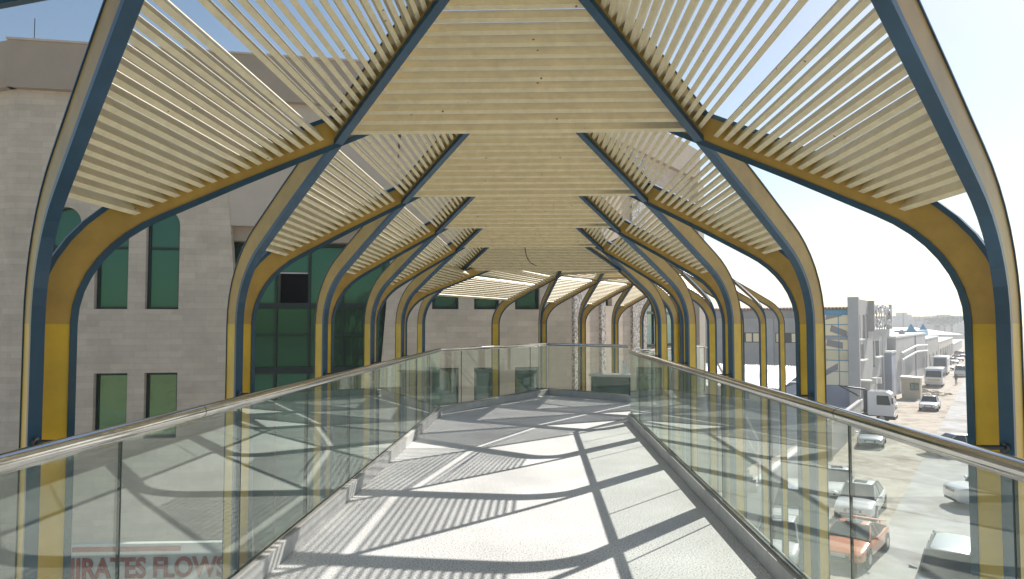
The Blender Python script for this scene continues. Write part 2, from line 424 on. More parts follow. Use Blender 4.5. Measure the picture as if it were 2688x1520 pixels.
def kerb(pts, inner, name='kerb'):
    m = MB()
    for a, b in zip(pts[:-1], pts[1:]):
        d = (b-a).normalized(); n = Vector((-d.y, d.x))*inner
        p = [a+n*.045-d*.0, b+n*.045, b-n*.05, a-n*.05]
        m.prism([tuple(q) for q in (p if inner > 0 else p[::-1])], .004, .125)
    return tag(m.build(name, 'kerb_grey'), kind='structure')
Lp = [Vector((GLX,-6)), lc, lf]; Rp = [Vector((GRX,-6)), rc, Vector((3.42, 15.32))]
kerb(Lp, -1); kerb(Rp, 1); kerb([lf, b1, b2], -1)

def railing(pts, label, ztop=1.143, joint0=0, jstep=1.25, rail_w=None, tubes=True):
    root = empty('glass_railing', label, 'railing', (pts[0].x, pts[0].y, 0))
    off = Vector((pts[0].x, pts[0].y, 0))
    def loc(o): o.location = -off; return o
    ch = MB(); lipm = MB()
    for a, b in zip(pts[:-1], pts[1:]):
        d = (b-a).normalized(); n = Vector((-d.y, d.x)); L = (b-a).length
        for sgn in (-1, 1):
            q = [a+n*(sgn*.011), b+n*(sgn*.011), b+n*(sgn*.017), a+n*(sgn*.017)]
            ch.prism([tuple(x) for x in q], .126, .150)
        # panes
        cuts = [0]; t = joint0
        while t <= 0: t += jstep
        while t < L-.15: cuts.append(t); t += jstep
        cuts.append(L)
        for c0, c1 in zip(cuts[:-1], cuts[1:]):
            g0 = .006 if c0 > 0 else .0; g1 = .006 if c1 < L else .0
            p0 = a+d*(c0+g0); p1 = a+d*(c1-g1); m = MB()
            q = [p0-n*.006, p1-n*.006, p1+n*.006, p0+n*.006]
            m.prism([tuple(x) for x in q], .128, ztop-.026); loc(m.build('glass_pane', 'balustrade_glass', root))
            if c0 > 0:
                e = MB(); w = .0035; pp = a+d*c0
                e.prism([tuple(pp-d*w-n*.007), tuple(pp+d*w-n*.007), tuple(pp+d*w+n*.007), tuple(pp-d*w+n*.007)], .13, ztop-.027)
                loc(e.build('pane_joint', 'frame_dark', root))
    loc(ch.build('base_channel', 'steel', root))
    t = MB(); t.tube([(p.x, p.y, ztop) for p in pts], .032, 20); hr = loc(t.build('handrail', 'steel', root))
    # sleeves at the tube splices, slot below for the glass
    sl = MB(); a, b = pts[0], pts[1]; d = (b-a).normalized(); L = (b-a).length; s = 1.1
    while s < L:
        p = a+d*s; sl.tube([(p.x, p.y, ztop), (p.x+d.x*.004, p.y+d.y*.004, ztop)], .0328, 20); s += 2.9
    j = sl.build('splice_sleeve', 'dark_steel', hr)
    lp = MB()
    for a, b in zip(pts[:-1], pts[1:]):
        d = (b-a).normalized(); n = Vector((-d.y, d.x))
        lp.prism([tuple(a-n*.012), tuple(b-n*.012), tuple(b+n*.012), tuple(a+n*.012)], ztop-.038, ztop-.024)
    loc(lp.build('glass_clip_rail', 'steel', root))
    return root
rl = railing(Lp[:2], 'long glass railing with steel handrail along the left edge of the walkway', joint0=0.32)
railing([lc, lf], 'glass railing past the bend where the sun glints on the handrail', joint0=.7, jstep=1.35)
railing([lf, b1, b2], 'glass railing across the far end of the landing with a bottle behind it', joint0=3)
rr = railing(Rp[:2], 'long glass railing with steel handrail along the right edge above the parked cars', joint0=.93, jstep=1.25)
railing(Rp[1:], 'glass railing past the bend, leading right towards the steps', joint0=1.2)

# brackets tying the handrails back to the canopy columns
for k in KS:
    for sx, gx in ((-1, GLX), (1, GRX)):
        cx = CX+sx*WIN; y = k*S-DEL; b = MB()
        b.tube([(gx+sx*.02, y, 1.14), (cx-sx*.005, y, 1.14)], .009, 8)
        b.tube([(cx-sx*.012, y, 1.14), (cx, y, 1.14)], .018, 14)
        o = b.build('rail_bracket', 'dark_steel', rl if sx < 0 else rr); o.location = -(rl if sx < 0 else rr).location

# stair handrails dropping beyond the landing
for a0, z0, lab in ((Vector((1.97,15.3)), 1.0, 'sloping steel stair rail going down at the left side of the far steps'),
                    (Vector((3.47,15.4)), 1.0, 'sloping steel stair rail going down at the right side of the far steps')):
    root = empty('stair_rail', lab, 'stair rail', (a0.x, a0.y, 0))
    p0 = Vector((0,0,z0)); m = MB(); e = NW*4
    m.tube([(0,0,z0+.1), (NW.x*.3, NW.y*.3, z0+.1), (e.x, e.y, z0-2.3)], .024, 12); m.build('handrail', 'steel', root)
    m = MB(); m.tube([(0,0,.6), (NW.x*.3, NW.y*.3, .6), (e.x, e.y, z0-2.75)], .012, 10); m.build('lower_rail', 'steel', root)
    for q in (0, .35, .65, 1):
        m = MB(); zz = -2.5*q; m.tube([(e.x*q, e.y*q, zz-.1), (e.x*q, e.y*q, z0+.1+zz*.98)], .018, 10); m.build('post', 'steel', root)

# ledge and bottle behind the end railing
lg = MB(); LA = Vector((1.25, 16.6))
fr = Fr((1.15, 16.75), math.atan2(-.42, .9))
root = empty('ledge_box', 'low green sided box with a white ledge behind the end railing', 'ledge', (1.15, 16.75, 0)); 
def rel(o, r): o.location = -Vector(r.location); return o
m = MB(); fr.box(m, .05, 1.45, -.5, -.03, -.3, .42); rel(m.build('side_panel', 'teal_glass', root), root)
m = MB(); fr.box(m, 0, 1.5, -.55, 0, .42, .47); rel(m.build('ledge_top', 'ledge_white', root), root)
def bottle(px, label, h, s=1):
    u, _ = fr.at(px, 985, -.2); q = fr.p(u, -.2)
    r = empty('water_bottle', label, 'bottle', (q[0], q[1], .47)); m = MB()
    pr = [(.040,0),(.043,.02),(.040,.06),(.043,.09),(.040,.13),(.043,.16),(.042,.19),(.025,.245),(.014,.262),(.014,.275)]
    m.tube([(0,0,z*h/.29) for _, z in pr], [a*s for a, _ in pr], 16); m.build('bottle_body', 'clear_plastic', r)
    m = MB(); m.tube([(0,0,.272*h/.29),(0,0,h)], .017*s, 12); m.build('cap', 'cyan_paint', r)
bottle(1636, 'tall clear plastic water bottle standing on the white ledge at the far railing', .29)
bottle(1644, 'short clear plastic bottle beside the tall one on the white ledge', .19, .9)

# loose cable hanging under the ridge
m = MB(); cp = [atY(1378, 650, 9.6), atY(1380, 664, 9.7), atY(1384, 678, 9.8), atY(1393, 690, 9.9), atY(1408, 697, 10)]
m.tube(cp, .006, 6); tag(m.build('cable', 'cable_black'), 'loose thin black cable hanging in a curve below the ridge slats', 'cable')

# ------------------------------------------------------------------ big stone office building
FB = Fr((-11.3, 20.0), FA); ROOF = 9.35
bl = empty('office_building', 'large beige stone office building with green glass, behind the walkway canopy on the left', 'building', (-6, 26, GZ))
def bpart(mb, name, m, parent=None):
    p = parent or bl
    o = mb.build(name, m, p)
    base = Vector(bl.location)
    if p is bl: o.location = -base
    return o
def fu(px, v=0): return FB.at(px, 851, v)[0]
def wallgrid(fr, u0, u1, z0, z1, holes, v0, v1):
    """solid wall strip with rectangular openings, cut along the hole edges"""
    m = MB(); us = sorted({u0, u1, *[h[0] for h in holes], *[h[1] for h in holes]}); us = [u for u in us if u0 <= u <= u1]
    for a, b in zip(us[:-1], us[1:]):
        zs = z0
        for h in sorted([h for h in holes if h[0] <= a+1e-6 and h[1] >= b-1e-6], key=lambda h: h[2]):
            if h[2] > zs: fr.box(m, a, b, v0, v1, zs, h[2])
            zs = h[3]
        if zs < z1: fr.box(m, a, b, v0, v1, zs, z1)
    return m
def window(fr, u0, u1, z0, z1, v, glass='green_glass', transom=None, arch=False, mull=None, parent=None, t=.07):
    m = MB(); dep = .09
    fr.box(m, u0, u0+t, v, v+dep, z0, z1); fr.box(m, u1-t, u1, v, v+dep, z0, z1)
    fr.box(m, u0+t, u1-t, v, v+dep, z0, z0+t)
    if not arch: fr.box(m, u0+t, u1-t, v, v+dep, z1-t, z1)
    if transom: fr.box(m, u0+t, u1-t, v+.002, v+dep-.004, transom-.035, transom+.035)
    for q in (mull or []): fr.box(m, q-.03, q+.03, v+.004, v+dep-.008, z0+t, z1-t)
    w = bpart(m, 'window', 'frame_dark', parent)
    g = MB(); fr.box(g, u0+.02, u1-.02, v+.01, v+.03, z0+.02, z1-.02); g.build('pane', glass, w)
    return w
# left tower, stone, battered right edge
uE = fu(1498); uL = fu(22); uT = fu(596); uC = fu(1014)
wins = []; WV = -.30
def wrect(x0, x1, ya, yb): 
    a, z1 = FB.at(x0, ya); b, z0 = FB.at(x1, yb); return [a, b, z0, z1]
W0 = wrect(126, 207, 541, 811); W1 = wrect(253, 334, 541, 811); W2 = wrect(386, 468, 541, 811)
for w in (W1, W2): w[2] = W0[2]; w[3] = W0[3]
L1 = wrect(246, 330, 979, 1160); L2 = wrect(379, 462, 979, 1150); L0 = wrect(108, 190, 979, 1160)
for w in (L1, L0): w[2] = L2[2]; w[3] = L2[3]
ru = W1[1]-W1[0]
wt = wallgrid(FB, uL, uT-.35, GZ, ROOF-1.3, [W0, W1, W2, L0, L1, L2], -.4, 0)
# arched heads: fill the spandrels of the round-headed windows
for w in (W0, W1, W2):
    c = (w[0]+w[1])/2; r = (w[1]-w[0])/2; zs = w[3]-r
    for i in range(10):
        for sg in (-1, 1):
            a0 = PI/2*i/10; a1 = PI/2*(i+1)/10
            xa, za = r*math.cos(a0), r*math.sin(a0); xb, zb = r*math.cos(a1), r*math.sin(a1)
            if i == 9: zb = r*.9995
            m8 = [FB.p(c+sg*xa, -.4, zs+za), FB.p(c+sg*r, -.4, zs+za), FB.p(c+sg*r, -.4, zs+zb), FB.p(c+sg*xb, -.4, zs+zb),
                  FB.p(c+sg*xa, -.001, zs+za), FB.p(c+sg*r, -.001, zs+za), FB.p(c+sg*r, -.001, zs+zb), FB.p(c+sg*xb, -.001, zs+zb)]
            wt.hexa(m8)
tw = bpart(wt, 'stone_wall', 'coursed_stone')
bt = MB()                               # battered edge: widens towards the street
zt = ROOF-1.3
bt.hexa([FB.p(uT-.35,-.4,GZ), FB.p(uT+1.0,-.4,GZ), FB.p(uT+1.0,0,GZ), FB.p(uT-.35,0,GZ), FB.p(uT-.35,-.4,zt), FB.p(uT-.25,-.4,zt), FB.p(uT-.25,0,zt), FB.p(uT-.35,0,zt)])
bpart(bt, 'battered_edge', 'coursed_stone')
for w in (W0, W1, W2): window(FB, w[0], w[1], w[2], w[3], WV, transom=FB.at(290, 648)[1], arch=True)
for w in (L0, L1, L2): window(FB, w[0], w[1], w[2], w[3], WV, glass='pale_green_glass')
# left return of the tower
rt_ = MB(); LR = Fr(FB.p(uL, 0)[:2], FA+R(150), -1); LR.box(rt_, 0, 9, -.4, 0, GZ, ROOF-1.3)
bpart(rt_, 'side_wall', 'coursed_stone')
# parapet
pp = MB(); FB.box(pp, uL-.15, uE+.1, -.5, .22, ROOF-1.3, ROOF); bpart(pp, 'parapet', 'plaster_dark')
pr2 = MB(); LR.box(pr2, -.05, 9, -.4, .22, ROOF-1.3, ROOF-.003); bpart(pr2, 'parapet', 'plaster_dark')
cp_ = MB(); FB.box(cp_, uL-.18, uE+.12, -.52, .26, ROOF+.002, ROOF+.06); bpart(cp_, 'coping', 'plaster')
# upper plaster wall over the glass
zg = FB.at(800, 636, -.35)[1]; zs_ = FB.at(800, 596)[1]
uw = MB(); FB.box(uw, uT-.25, uC+.3, -.4, -.02, zs_, ROOF-1.3); bpart(uw, 'upper_wall', 'plaster')
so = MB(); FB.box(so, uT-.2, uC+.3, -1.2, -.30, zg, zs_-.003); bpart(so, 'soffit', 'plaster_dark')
# curtain wall
zm1 = FB.at(760, 803, -.8)[1]; zm2 = FB.at(760, 972, -.8)[1]
cw = MB(); V = -.85
um = [FB.at(p, 803, V)[0] for p in (725, 812, 900, 1006)]
ul = FB.at(585, 803, V)[0]; ur = FB.at(1040, 803, V)[0]
for u in [ul]+um+[ur]: FB.box(cw, u-.04, u+.04, V+.01, V+.10, GZ, zg)
for z, h in ((zg-.05, .05), (zm1, .09), (zm2, .10), (FB.at(700, 880, V)[1], .03), (GZ+.2, .2)):
    FB.box(cw, ul, ur, V+.012, V+.115, z-h, z+h)
cwo = bpart(cw, 'curtain_wall', 'frame_dark')
ob = [FB.at(731, 799, V)[0], FB.at(809, 799, V)[0], zm1+.09, FB.at(770, 714, V)[1]]
pn = wallgrid(FB, ul, ur, zm1, zg, [[ob[0], ob[1], ob[2], ob[3]]], V-.02, V)
pn.build('upper_pane', 'green_glass', cwo)
pn = MB(); FB.box(pn, ul, ur, V-.02, V, zm2, zm1-.001); pn.build('middle_pane', 'green_glass_dark', cwo)
pn = MB(); FB.box(pn, ul, ur, V-.02, V, GZ, zm2-.001); pn.build('lower_pane', 'green_glass', cwo)
op = MB(); FB.box(op, ob[0], ob[1], V-.6, V-.55, ob[2]-.1, ob[3]+.1); bpart(op, 'open_window', 'black_interior')
bd = MB(); FB.box(bd, ob[0]+.02, ob[1]-.02, V-.05, V-.03, ob[3]-.05, ob[3]-.01); bpart(bd, 'blind', 'white_paint')
# second stone block
def wrect2(x0, x1, ya, yb): return wrect(x0, x1, ya, yb)
uE = fu(1498)
ws = []
for x0, x1 in ((1135, 1204), (1245, 1311), (1352, 1417)):
    w = wrect(x0, x1, 665, 812); w[2] = FB.at(1280, 812)[1]; w[3] = FB.at(1280, 660)[1]; ws.append(w)
wl = []
for x0, x1 in ((1135, 1204), (1245, 1311), (1352, 1417)):
    w = wrect(x0, x1, 964, 1120); w[3] = FB.at(1250, 965)[1]; w[2] = w[3]-1.9; wl.append(w)
ub = uC+.55
bpart(wallgrid(FB, ub, uE, GZ, ROOF-1.3, ws+wl, -.4, 0), 'stone_wall', 'coursed_stone')
bt = MB()
bt.hexa([FB.p(ub-1.3,-.4,GZ), FB.p(ub,-.4,GZ), FB.p(ub,0,GZ), FB.p(ub-1.3,0,GZ), FB.p(ub-.1,-.4,zt), FB.p(ub,-.4,zt), FB.p(ub,0,zt), FB.p(ub-.1,0,zt)])
bpart(bt, 'battered_edge', 'coursed_stone')
for w in ws: window(FB, *w, -.25, glass='green_glass', t=.09)
for w in wl: window(FB, *w, -.25, glass='teal_glass', t=.05)
# body behind
bk = MB(); FB.box(bk, uL+.3, ul-.02, -8, -.45, GZ, ROOF-1.31); FB.box(bk, ul-.02, ur+.02, -8, V-.62, GZ, ROOF-1.31); FB.box(bk, ur+.02, uE, -8, -.45, GZ, ROOF-1.31)
bpart(bk, 'rear_block', 'plaster')
# angled facade running parallel to the street
C0 = FB.p(uE, 0)
SB = Fr(C0[:2], SA); SROOF = ROOF-.05
su = lambda px, py=851, v=0: SB.at(px, py, v)
uEnd = su(1824)[0]
d0, d1 = su(1583)[0], su(1607)[0]
g0, g1 = su(1694)[0], su(1815)[0]
zD0 = su(1595, 803)[1]; zD1 = su(1595, 700)[1]
zc = su(1750, 822)[1]
hol = [[d0, d1, zD0, zD1], [g0, g1, -3.5, 4.6]]
bpart(wallgrid(SB, 0, uEnd, GZ, SROOF-1.3, hol, -.4, 0), 'stone_wall', 'coursed_stone_b')
window(SB, d0, d1, zD0, zD1, -.25, glass='teal_glass')
ms = [g0+(g1-g0)*q for q in (.25, .5, .75)]
cwb = window(SB, g0, g1, -3.5, 4.6, -.25, glass='teal_glass', mull=ms, t=.08)
tm = MB()
for z in (zc, zc-1.3, su(1750, 905)[1], -1.4, 3.6): SB.box(tm, g0+.08, g1-.08, -.245, -.17, z-.05, z+.05)
tm.build('transom', 'frame_dark', cwb)
pa = MB(); SB.box(pa, .0, uEnd+.3, -.5, .22, SROOF-1.3, SROOF); bpart(pa, 'parapet', 'plaster_dark')
pc = MB(); SB.box(pc, uEnd-.25, uEnd+.5, -3, .3, GZ, SROOF-1.303); bpart(pc, 'corner_pilaster', 'plaster')
bb = MB(); SB.box(bb, .2, uEnd-.3, -8, -.45, GZ, SROOF-1.31); bpart(bb, 'rear_block', 'plaster')
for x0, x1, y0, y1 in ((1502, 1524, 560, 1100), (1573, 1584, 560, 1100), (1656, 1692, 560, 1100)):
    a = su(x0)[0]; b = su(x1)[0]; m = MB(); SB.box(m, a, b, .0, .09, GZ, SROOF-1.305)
    bpart(m, 'light_speckle_pilaster', 'light_speckle_stone')  # pilaster strip with the sunlight speckles put into its colour
# downpipe and thin roof antenna
m = MB(); m.tube([FB.p(fu(62), -.1, ROOF+.06), FB.p(fu(62), -.1, ROOF+.75)], .012, 6); bpart(m, 'roof_rod', 'dark_steel')
m = MB(); FB.box(m, fu(183), fu(222), -.5, -.1, ROOF+.061, ROOF+.16); bpart(m, 'roof_vent', 'dark_steel')

# hoarding with red lettering on the ground-floor canopy to the left
HB = Fr((-9.6, 12.2), R(5))
hl, hz1 = HB.at(40, 1432); hr_, _ = HB.at(640, 1432); hz0 = HB.at(300, 1545)[1]
hb = empty('shop_sign', 'pale sign board with red lettering below the left railing', 'sign', HB.p((hl+hr_)/2, 0, GZ))
hv = -Vector(hb.location)
def hpart(m, n, mt, p=None):
    o = m.build(n, mt, p or hb)
    if not p: o.location = hv
    return o
m = MB(); HB.box(m, hl, hr_, -.12, 0, hz0, hz1); hpart(m, 'board', 'sign_white')
m = MB(); a = HB.at(190, 1440)[0]; b = HB.at(475, 1440)[0]; zt_ = HB.at(300, 1440)[1]; HB.box(m, a, b, .0, .012, zt_-.05, zt_+.03); hpart(m, 'red_stripe', 'sign_red')
for u in (hl+.3, hr_-.3):
    m = MB(); HB.box(m, u-.07, u+.07, -.28, -.14, GZ, hz1-.1); hpart(m, 'post', 'dark_steel')
cu = bpy.data.curves.new('lettering', 'FONT'); cu.body = 'EMIRATES FLOWS'; cu.size = .47; cu.extrude = .008; cu.offset = .012
to = bpy.data.objects.new('tmp', cu); COL.objects.link(to)
bpy.context.view_layer.update()
me = bpy.data.meshes.new_from_object(to.evaluated_get(bpy.context.evaluated_depsgraph_get()))
bpy.data.objects.remove(to)
lo = bpy.data.objects.new('lettering', me); COL.objects.link(lo); me.materials.clear(); me.materials.append(MATS['sign_red'])
ub_ = HB.at(120, 1515)[0]; zb_ = HB.at(300, 1516)[1]
wid = max(v.co.x for v in me.vertices); wantw = HB.at(595, 1500)[0]-ub_
pos = HB.p(ub_, .012, zb_)
lo.parent = hb; lo.location = Vector(pos)+hv; lo.rotation_euler = (R(90), 0, R(5)); lo.scale = (wantw/wid, 1.0, 1)

# ------------------------------------------------------------------ ground, road
m = MB(); m.box(-1500, 2500, -300, 3500, GZ-.6, GZ); tag(m.build('ground', 'sand'), kind='structure')
U = Vector((.52, .854)).normalized(); Vv = Vector((U.y, -U.x))
E0 = Vector((32.9, 62.6))           # a point on the road's left edge
def st(a, b): q = E0+U*a+Vv*b; return (q.x, q.y)
rd = MB(); rd.prism([st(-140, .2), st(-140, 14), st(900, 14), st(900, .2)], GZ+.001, GZ+.01); tag(rd.build('road', 'asphalt_dusty'), kind='structure')

# ------------------------------------------------------------------ vehicles
def loft(sections, closed=True, cap=True):
    m = MB(); n = len(sections[0]); vs = [p for s_ in sections for p in s_]; fs = []
    for i in range(len(sections)-1):
        for k in range(n if closed else n-1):
            fs.append((i*n+k, i*n+(k+1)%n, (i+1)*n+(k+1)%n, (i+1)*n+k))
    m.add(vs, fs, True)
    if cap: m.add(sections[0], [tuple(range(n-1,-1,-1))], True); m.add(sections[-1], [tuple(range(n))], True)
    return m
def weld(o, lv=1):
    bm = bmesh.new(); bm.from_mesh(o.data); bmesh.ops.remove_doubles(bm, verts=bm.verts, dist=.0005); bmesh.ops.recalc_face_normals(bm, faces=bm.faces); bm.to_mesh(o.data); bm.free()
    if lv:
        md = o.modifiers.new('sub', 'SUBSURF'); md.levels = lv; md.render_levels = lv
    return o
KIND = {
 # length, width, hood height, belt, roof, windscreen base/top, rear top/base (fractions of length from the front)
 'sedan': dict(L=4.6, W=1.80, zh=.80, zb=.94, zt=1.45, x=(.27, .42, .70, .86), zr=.98),
 'suv':   dict(L=4.8, W=1.92, zh=1.08, zb=1.16, zt=1.80, x=(.24, .35, .88, .97), zr=1.2),
 'coupe': dict(L=4.5, W=1.83, zh=.72, zb=.90, zt=1.27, x=(.30, .46, .64, .90), zr=.93),
 'van':   dict(L=4.9, W=1.85, zh=1.05, zb=1.20, zt=1.95, x=(.13, .26, .93, .98), zr=1.3),
}
def car(kind, paint, loc, heading, label, group='vehicles parked along the street'):
    K = KIND[kind]; L, W = K['L'], K['W']; h = W/2
    root = empty('parked_car', label, 'car', (loc[0], loc[1], GZ+.012), heading, group)
    # local axes: +y is the nose, x across
    def sec(f, w, zl, zt_):
        y = L/2-f*L
        return [(-w*.9, y, zl), (w*.9, y, zl), (w, y, zl+.14), (w*1.0, y, (zl+zt_)/2+.05), (w*.96, y, zt_-.07), (w*.84, y, zt_), (-w*.84, y, zt_), (-w*.96, y, zt_-.07), (-w, y, (zl+zt_)/2+.05), (-w, y, zl+.14)]
    zh, zb, zr_ = K['zh'], K['zb'], K['zr']
    S_ = [sec(0, h*.80, .36, zh-.20), sec(.012, h*.88, .27, zh-.12), sec(.07, h*.96, .22, zh-.03), sec(K['x'][0]*.6, h*.99, .22, (zh+zb)/2-.02), sec(K['x'][0], h, .22, zb-.02), sec(.5, h, .22, zb), sec(.75, h, .22, zb), sec(.9, h*.97, .24, zr_), sec(.975, h*.92, .28, zr_-.05), sec(1.0, h*.84, .38, zr_-.16)]
    body = weld(loft(S_).build('body', paint, root), 2)
    x0, x1, x2, x3 = K['x']; zt_ = K['zt']; g = h*.90; t = h*.70
    Y = lambda f: L/2-f*L
    gs = [[(-g,Y(x0),zb-.06), (g,Y(x0),zb-.06), (g*.93,Y(x0)-.02,zb+.0), (-g*.93,Y(x0)-.02,zb+.0)],
          [(-g,Y(x1),zb-.06), (g,Y(x1),zb-.06), (t,Y(x1),zt_-.035), (-t,Y(x1),zt_-.035)],
          [(-g,Y(x2),zb-.06), (g,Y(x2),zb-.06), (t,Y(x2),zt_-.045), (-t,Y(x2),zt_-.045)],
          [(-g*.95,Y(x3),zb-.06), (g*.95,Y(x3),zb-.06), (g*.85,Y(x3)+.02,zb+.02), (-g*.85,Y(x3)+.02,zb+.02)]]
    gh = loft(gs); 
    for i in range(len(gh.sm)): gh.sm[i] = False
    gh.build('window_glass', 'car_glass', root)
    rf = MB(); ya, yb = Y(x1)+.04, Y(x2)-.05
    rs = []
    for y, dz in ((ya, -.02), (ya-.25, .012), ((ya+yb)/2, .022), (yb+.25, .008), (yb, -.03)):
        rs.append([(-t-.03, y, zt_-.05+dz), (t+.03, y, zt_-.05+dz), (t-.04, y, zt_-.01+dz), (0, y, zt_+.012+dz), (-t+.04, y, zt_-.01+dz)])
    weld(loft(rs).build('roof', paint, root), 1)
    def pil(pts, r):
        q_ = MB(); q_.tube(pts, r, 6); q_.build('pillar', paint, root)
    for sg in (-1, 1):
        for (fa, fb) in ((x0, x1), (x3, x2)):
            a = Vector((sg*g*.95, Y(fa), zb-.03)); b = Vector((sg*(t+.005), Y(fb), zt_-.04)); pil([a, b], .034)
        fm = (x1+x2)/2; pil([(sg*(g+.005), Y(fm), zb-.03), (sg*(t+.01), Y(fm), zt_-.05)], .03)
        if kind in ('suv', 'van'):
            pil([(sg*(g+.005), Y(x2-.06), zb-.03), (sg*(t+.01), Y(x2-.07), zt_-.05)], .035)
    if kind in ('coupe', 'sedan') and paint in ('car_orange', 'car_white'):
        q = MB(); q.box(-.28, .28, (ya+yb)/2-.05, (ya+yb)/2+.45, zt_+.0, zt_+.033); q.build('sunroof', 'car_glass', root)
    if kind == 'coupe':
        q = MB(); q.box(-.7, .7, Y(.985), Y(.94), zr_+.06, zr_+.085); q.box(-.5, -.45, Y(.975), Y(.95), zr_-.06, zr_+.06); q.box(.45, .5, Y(.975), Y(.95), zr_-.06, zr_+.06); q.build('spoiler', paint, root)
    for sg in (-1, 1):
        hd = MB(); zz = zh-.24; hd.add([(sg*(h*.48), Y(.005)+.0, zz-.05), (sg*h*.86, Y(.035), zz-.04), (sg*h*.92, Y(.06), zz+.09), (sg*h*.55, Y(.02), zz+.08),
            (sg*(h*.48), Y(.08), zz-.05), (sg*h*.86, Y(.09), zz-.04), (sg*h*.92, Y(.10), zz+.09), (sg*h*.55, Y(.08), zz+.08)],
            [(0,1,2,3),(4,7,6,5),(0,4,5,1),(1,5,6,2),(2,6,7,3),(3,7,4,0)]); hd.build('headlight', 'lamp_glass', root)
        mr = MB(); mr.tube([(sg*(g+.02), Y(x0)-.18, zb+.03), (sg*(h+.16), Y(x0)-.16, zb+.07)], [.03, .075], 8); mr.build('wing_mirror', paint, root)
        for f in (.19, .80):
            wr = .33 if kind != 'suv' else .38
            wh = MB(); c = sg*(h-.10); wh.tube([(c-sg*.10, Y(f), wr), (c+sg*.075, Y(f), wr), (c+sg*.105, Y(f), wr)], [wr, wr, wr-.04], 22); w_ = wh.build('wheel', 'tyre', root)
            rm = MB(); rm.tube([(c+sg*.10, Y(f), wr), (c+sg*.112, Y(f), wr)], [wr*.62, wr*.56], 14); rm.build('rim', 'rim', w_)
            ac = MB(); ac.tube([(c-sg*.10, Y(f), wr+.02), (c+sg*.096, Y(f), wr+.02)], wr+.055, 22); ac.build('wheel_arch', 'black_plastic', root)
    gr = MB(); gr.box(-h*.42, h*.42, Y(.0)-.06, Y(0)+.012, zh-.33, zh-.19); gr.box(-h*.62, h*.62, Y(.0)-.10, Y(0)+.004, .31, .42); gr.build('grille', 'black_plastic', root)
    pt = MB(); pt.box(-.26, .26, Y(0)+.013, Y(0)+.022, .47, .58); pt.build('number_plate', 'white_paint', root)
    return root
HD = math.atan2(U.y, U.x)+PI/2        # nose towards the camera, along the street
def head(extra=0): return HD+R(extra)
def place(px, py): g_ = gnd(px, py); return (g_.x+U.x*2.2, g_.y+U.y*2.2)     # py = where the front bumper meets the ground
car('coupe', 'car_orange', place(2218, 1497), head(-6), 'orange coupe with a sunroof and rear spoiler parked below the right railing')
car('sedan', 'car_white', place(2242, 1372), head(-1), 'white car with a dark windscreen and sunroof parked right behind the orange coupe')
car('sedan', 'car_silver', place(2278, 1178), head(4), 'silver sedan parked beside the low blue-grey compound wall')
car('sedan', 'car_white', place(2437, 1080), head(0), 'white sedan alone in the middle of the sandy verge near the lorry')
car('sedan', 'car_white', place(2178, 1322), head(14), 'white saloon half hidden behind the second right column')
car('suv', 'car_white', place(2058, 1412), head(8), 'white off-roader with roof bars seen through the right glass panes')
car('sedan', 'car_white', place(2010, 1500), head(6), 'white car at the foot of the right railing, only its roof and wing showing')
car('suv', 'car_grey', (gnd(2492, 1640).x+U.x*2.2, gnd(2492, 1640).y+U.y*2.2), head(-2), 'grey car at the bottom right, showing a large pale windscreen')
car('suv', 'car_white', place(2628, 1356), head(-62), 'white car parked crosswise beside the nearest right column with a long dark shadow')
car('sedan', 'car_silver', place(2508, 1207), head(-60), 'silver car behind the right handrail on the far edge of the road')
car('van', 'car_silver', place(2521, 990), head(180), 'grey van beyond the white coaches on the road')
for px, py, kd, pt, lb in ((2482, 972, 'sedan', 'car_teal', 'teal car between the white coach and the grey van'),
        (2480, 952, 'sedan', 'car_red', 'dark red car in the far row past the coaches'),
        (2497, 955, 'sedan', 'car_grey', 'dark grey car behind the dark red one in the far row'),
        (2512, 948, 'sedan', 'car_white', 'white car in the far row next to the column edge'),
        (2470, 946, 'suv', 'car_white', 'white off-roader at the left end of the far row of cars'),
        (2520, 940, 'suv', 'car_red', 'red car farthest up the street')):
    car(kd, pt, place(px, py), head(20), lb)

def wheels(root, xs, ys, r=.5, w=.28):
    for x in xs:
        for y in ys:
            m = MB(); sg = 1 if x > 0 else -1
            m.tube([(x-sg*w, y, r), (x, y, r), (x+sg*.03, y, r)], [r, r, r-.06], 20); o = m.build('wheel', 'tyre', root)
            m = MB(); m.tube([(x+sg*.03, y, r), (x+sg*.04, y, r)], r*.55, 14); m.build('rim', 'rim', o)
# lorry coming out of the yard
tp = gnd(2334, 1114)
lor = empty('lorry', 'white flatbed lorry with a crane, its cab sticking out of the yard gateway', 'lorry', (tp.x-2.5, tp.y+2.5, GZ), math.atan2(Vv.y, Vv.x)-PI/2)
m = MB()
S_ = []
for y, zt_, w in ((3.9, 2.5, 1.12), (4.0, 1.2, 1.18)): pass
prof = [(1.75, .75), (3.85, .75), (3.95, 1.3), (3.92, 1.75), (3.62, 2.75), (3.3, 2.95), (1.75, 2.95)]
def extr(prof, w): 
    q = MB(); n = len(prof); q.add([(-w, y, z) for y, z in prof]+[(w, y, z) for y, z in prof], [tuple(range(n-1,-1,-1)), tuple(range(n,2*n))]+[(i,(i+1)%n,n+(i+1)%n,n+i) for i in range(n)]); return q
cab = extr(prof, 1.2).build('cab', 'car_white', lor); md = cab.modifiers.new('b', 'BEVEL'); md.width = .06; md.segments = 2
q = MB(); q.hexa([(-1.05,3.93,1.78),(1.05,3.93,1.78),(1.05,3.90,1.78),(-1.05,3.90,1.78),(-1.0,3.66,2.7),(1.0,3.66,2.7),(1.0,3.60,2.7),(-1.0,3.60,2.7)]); q.build('windscreen', 'car_glass', lor)
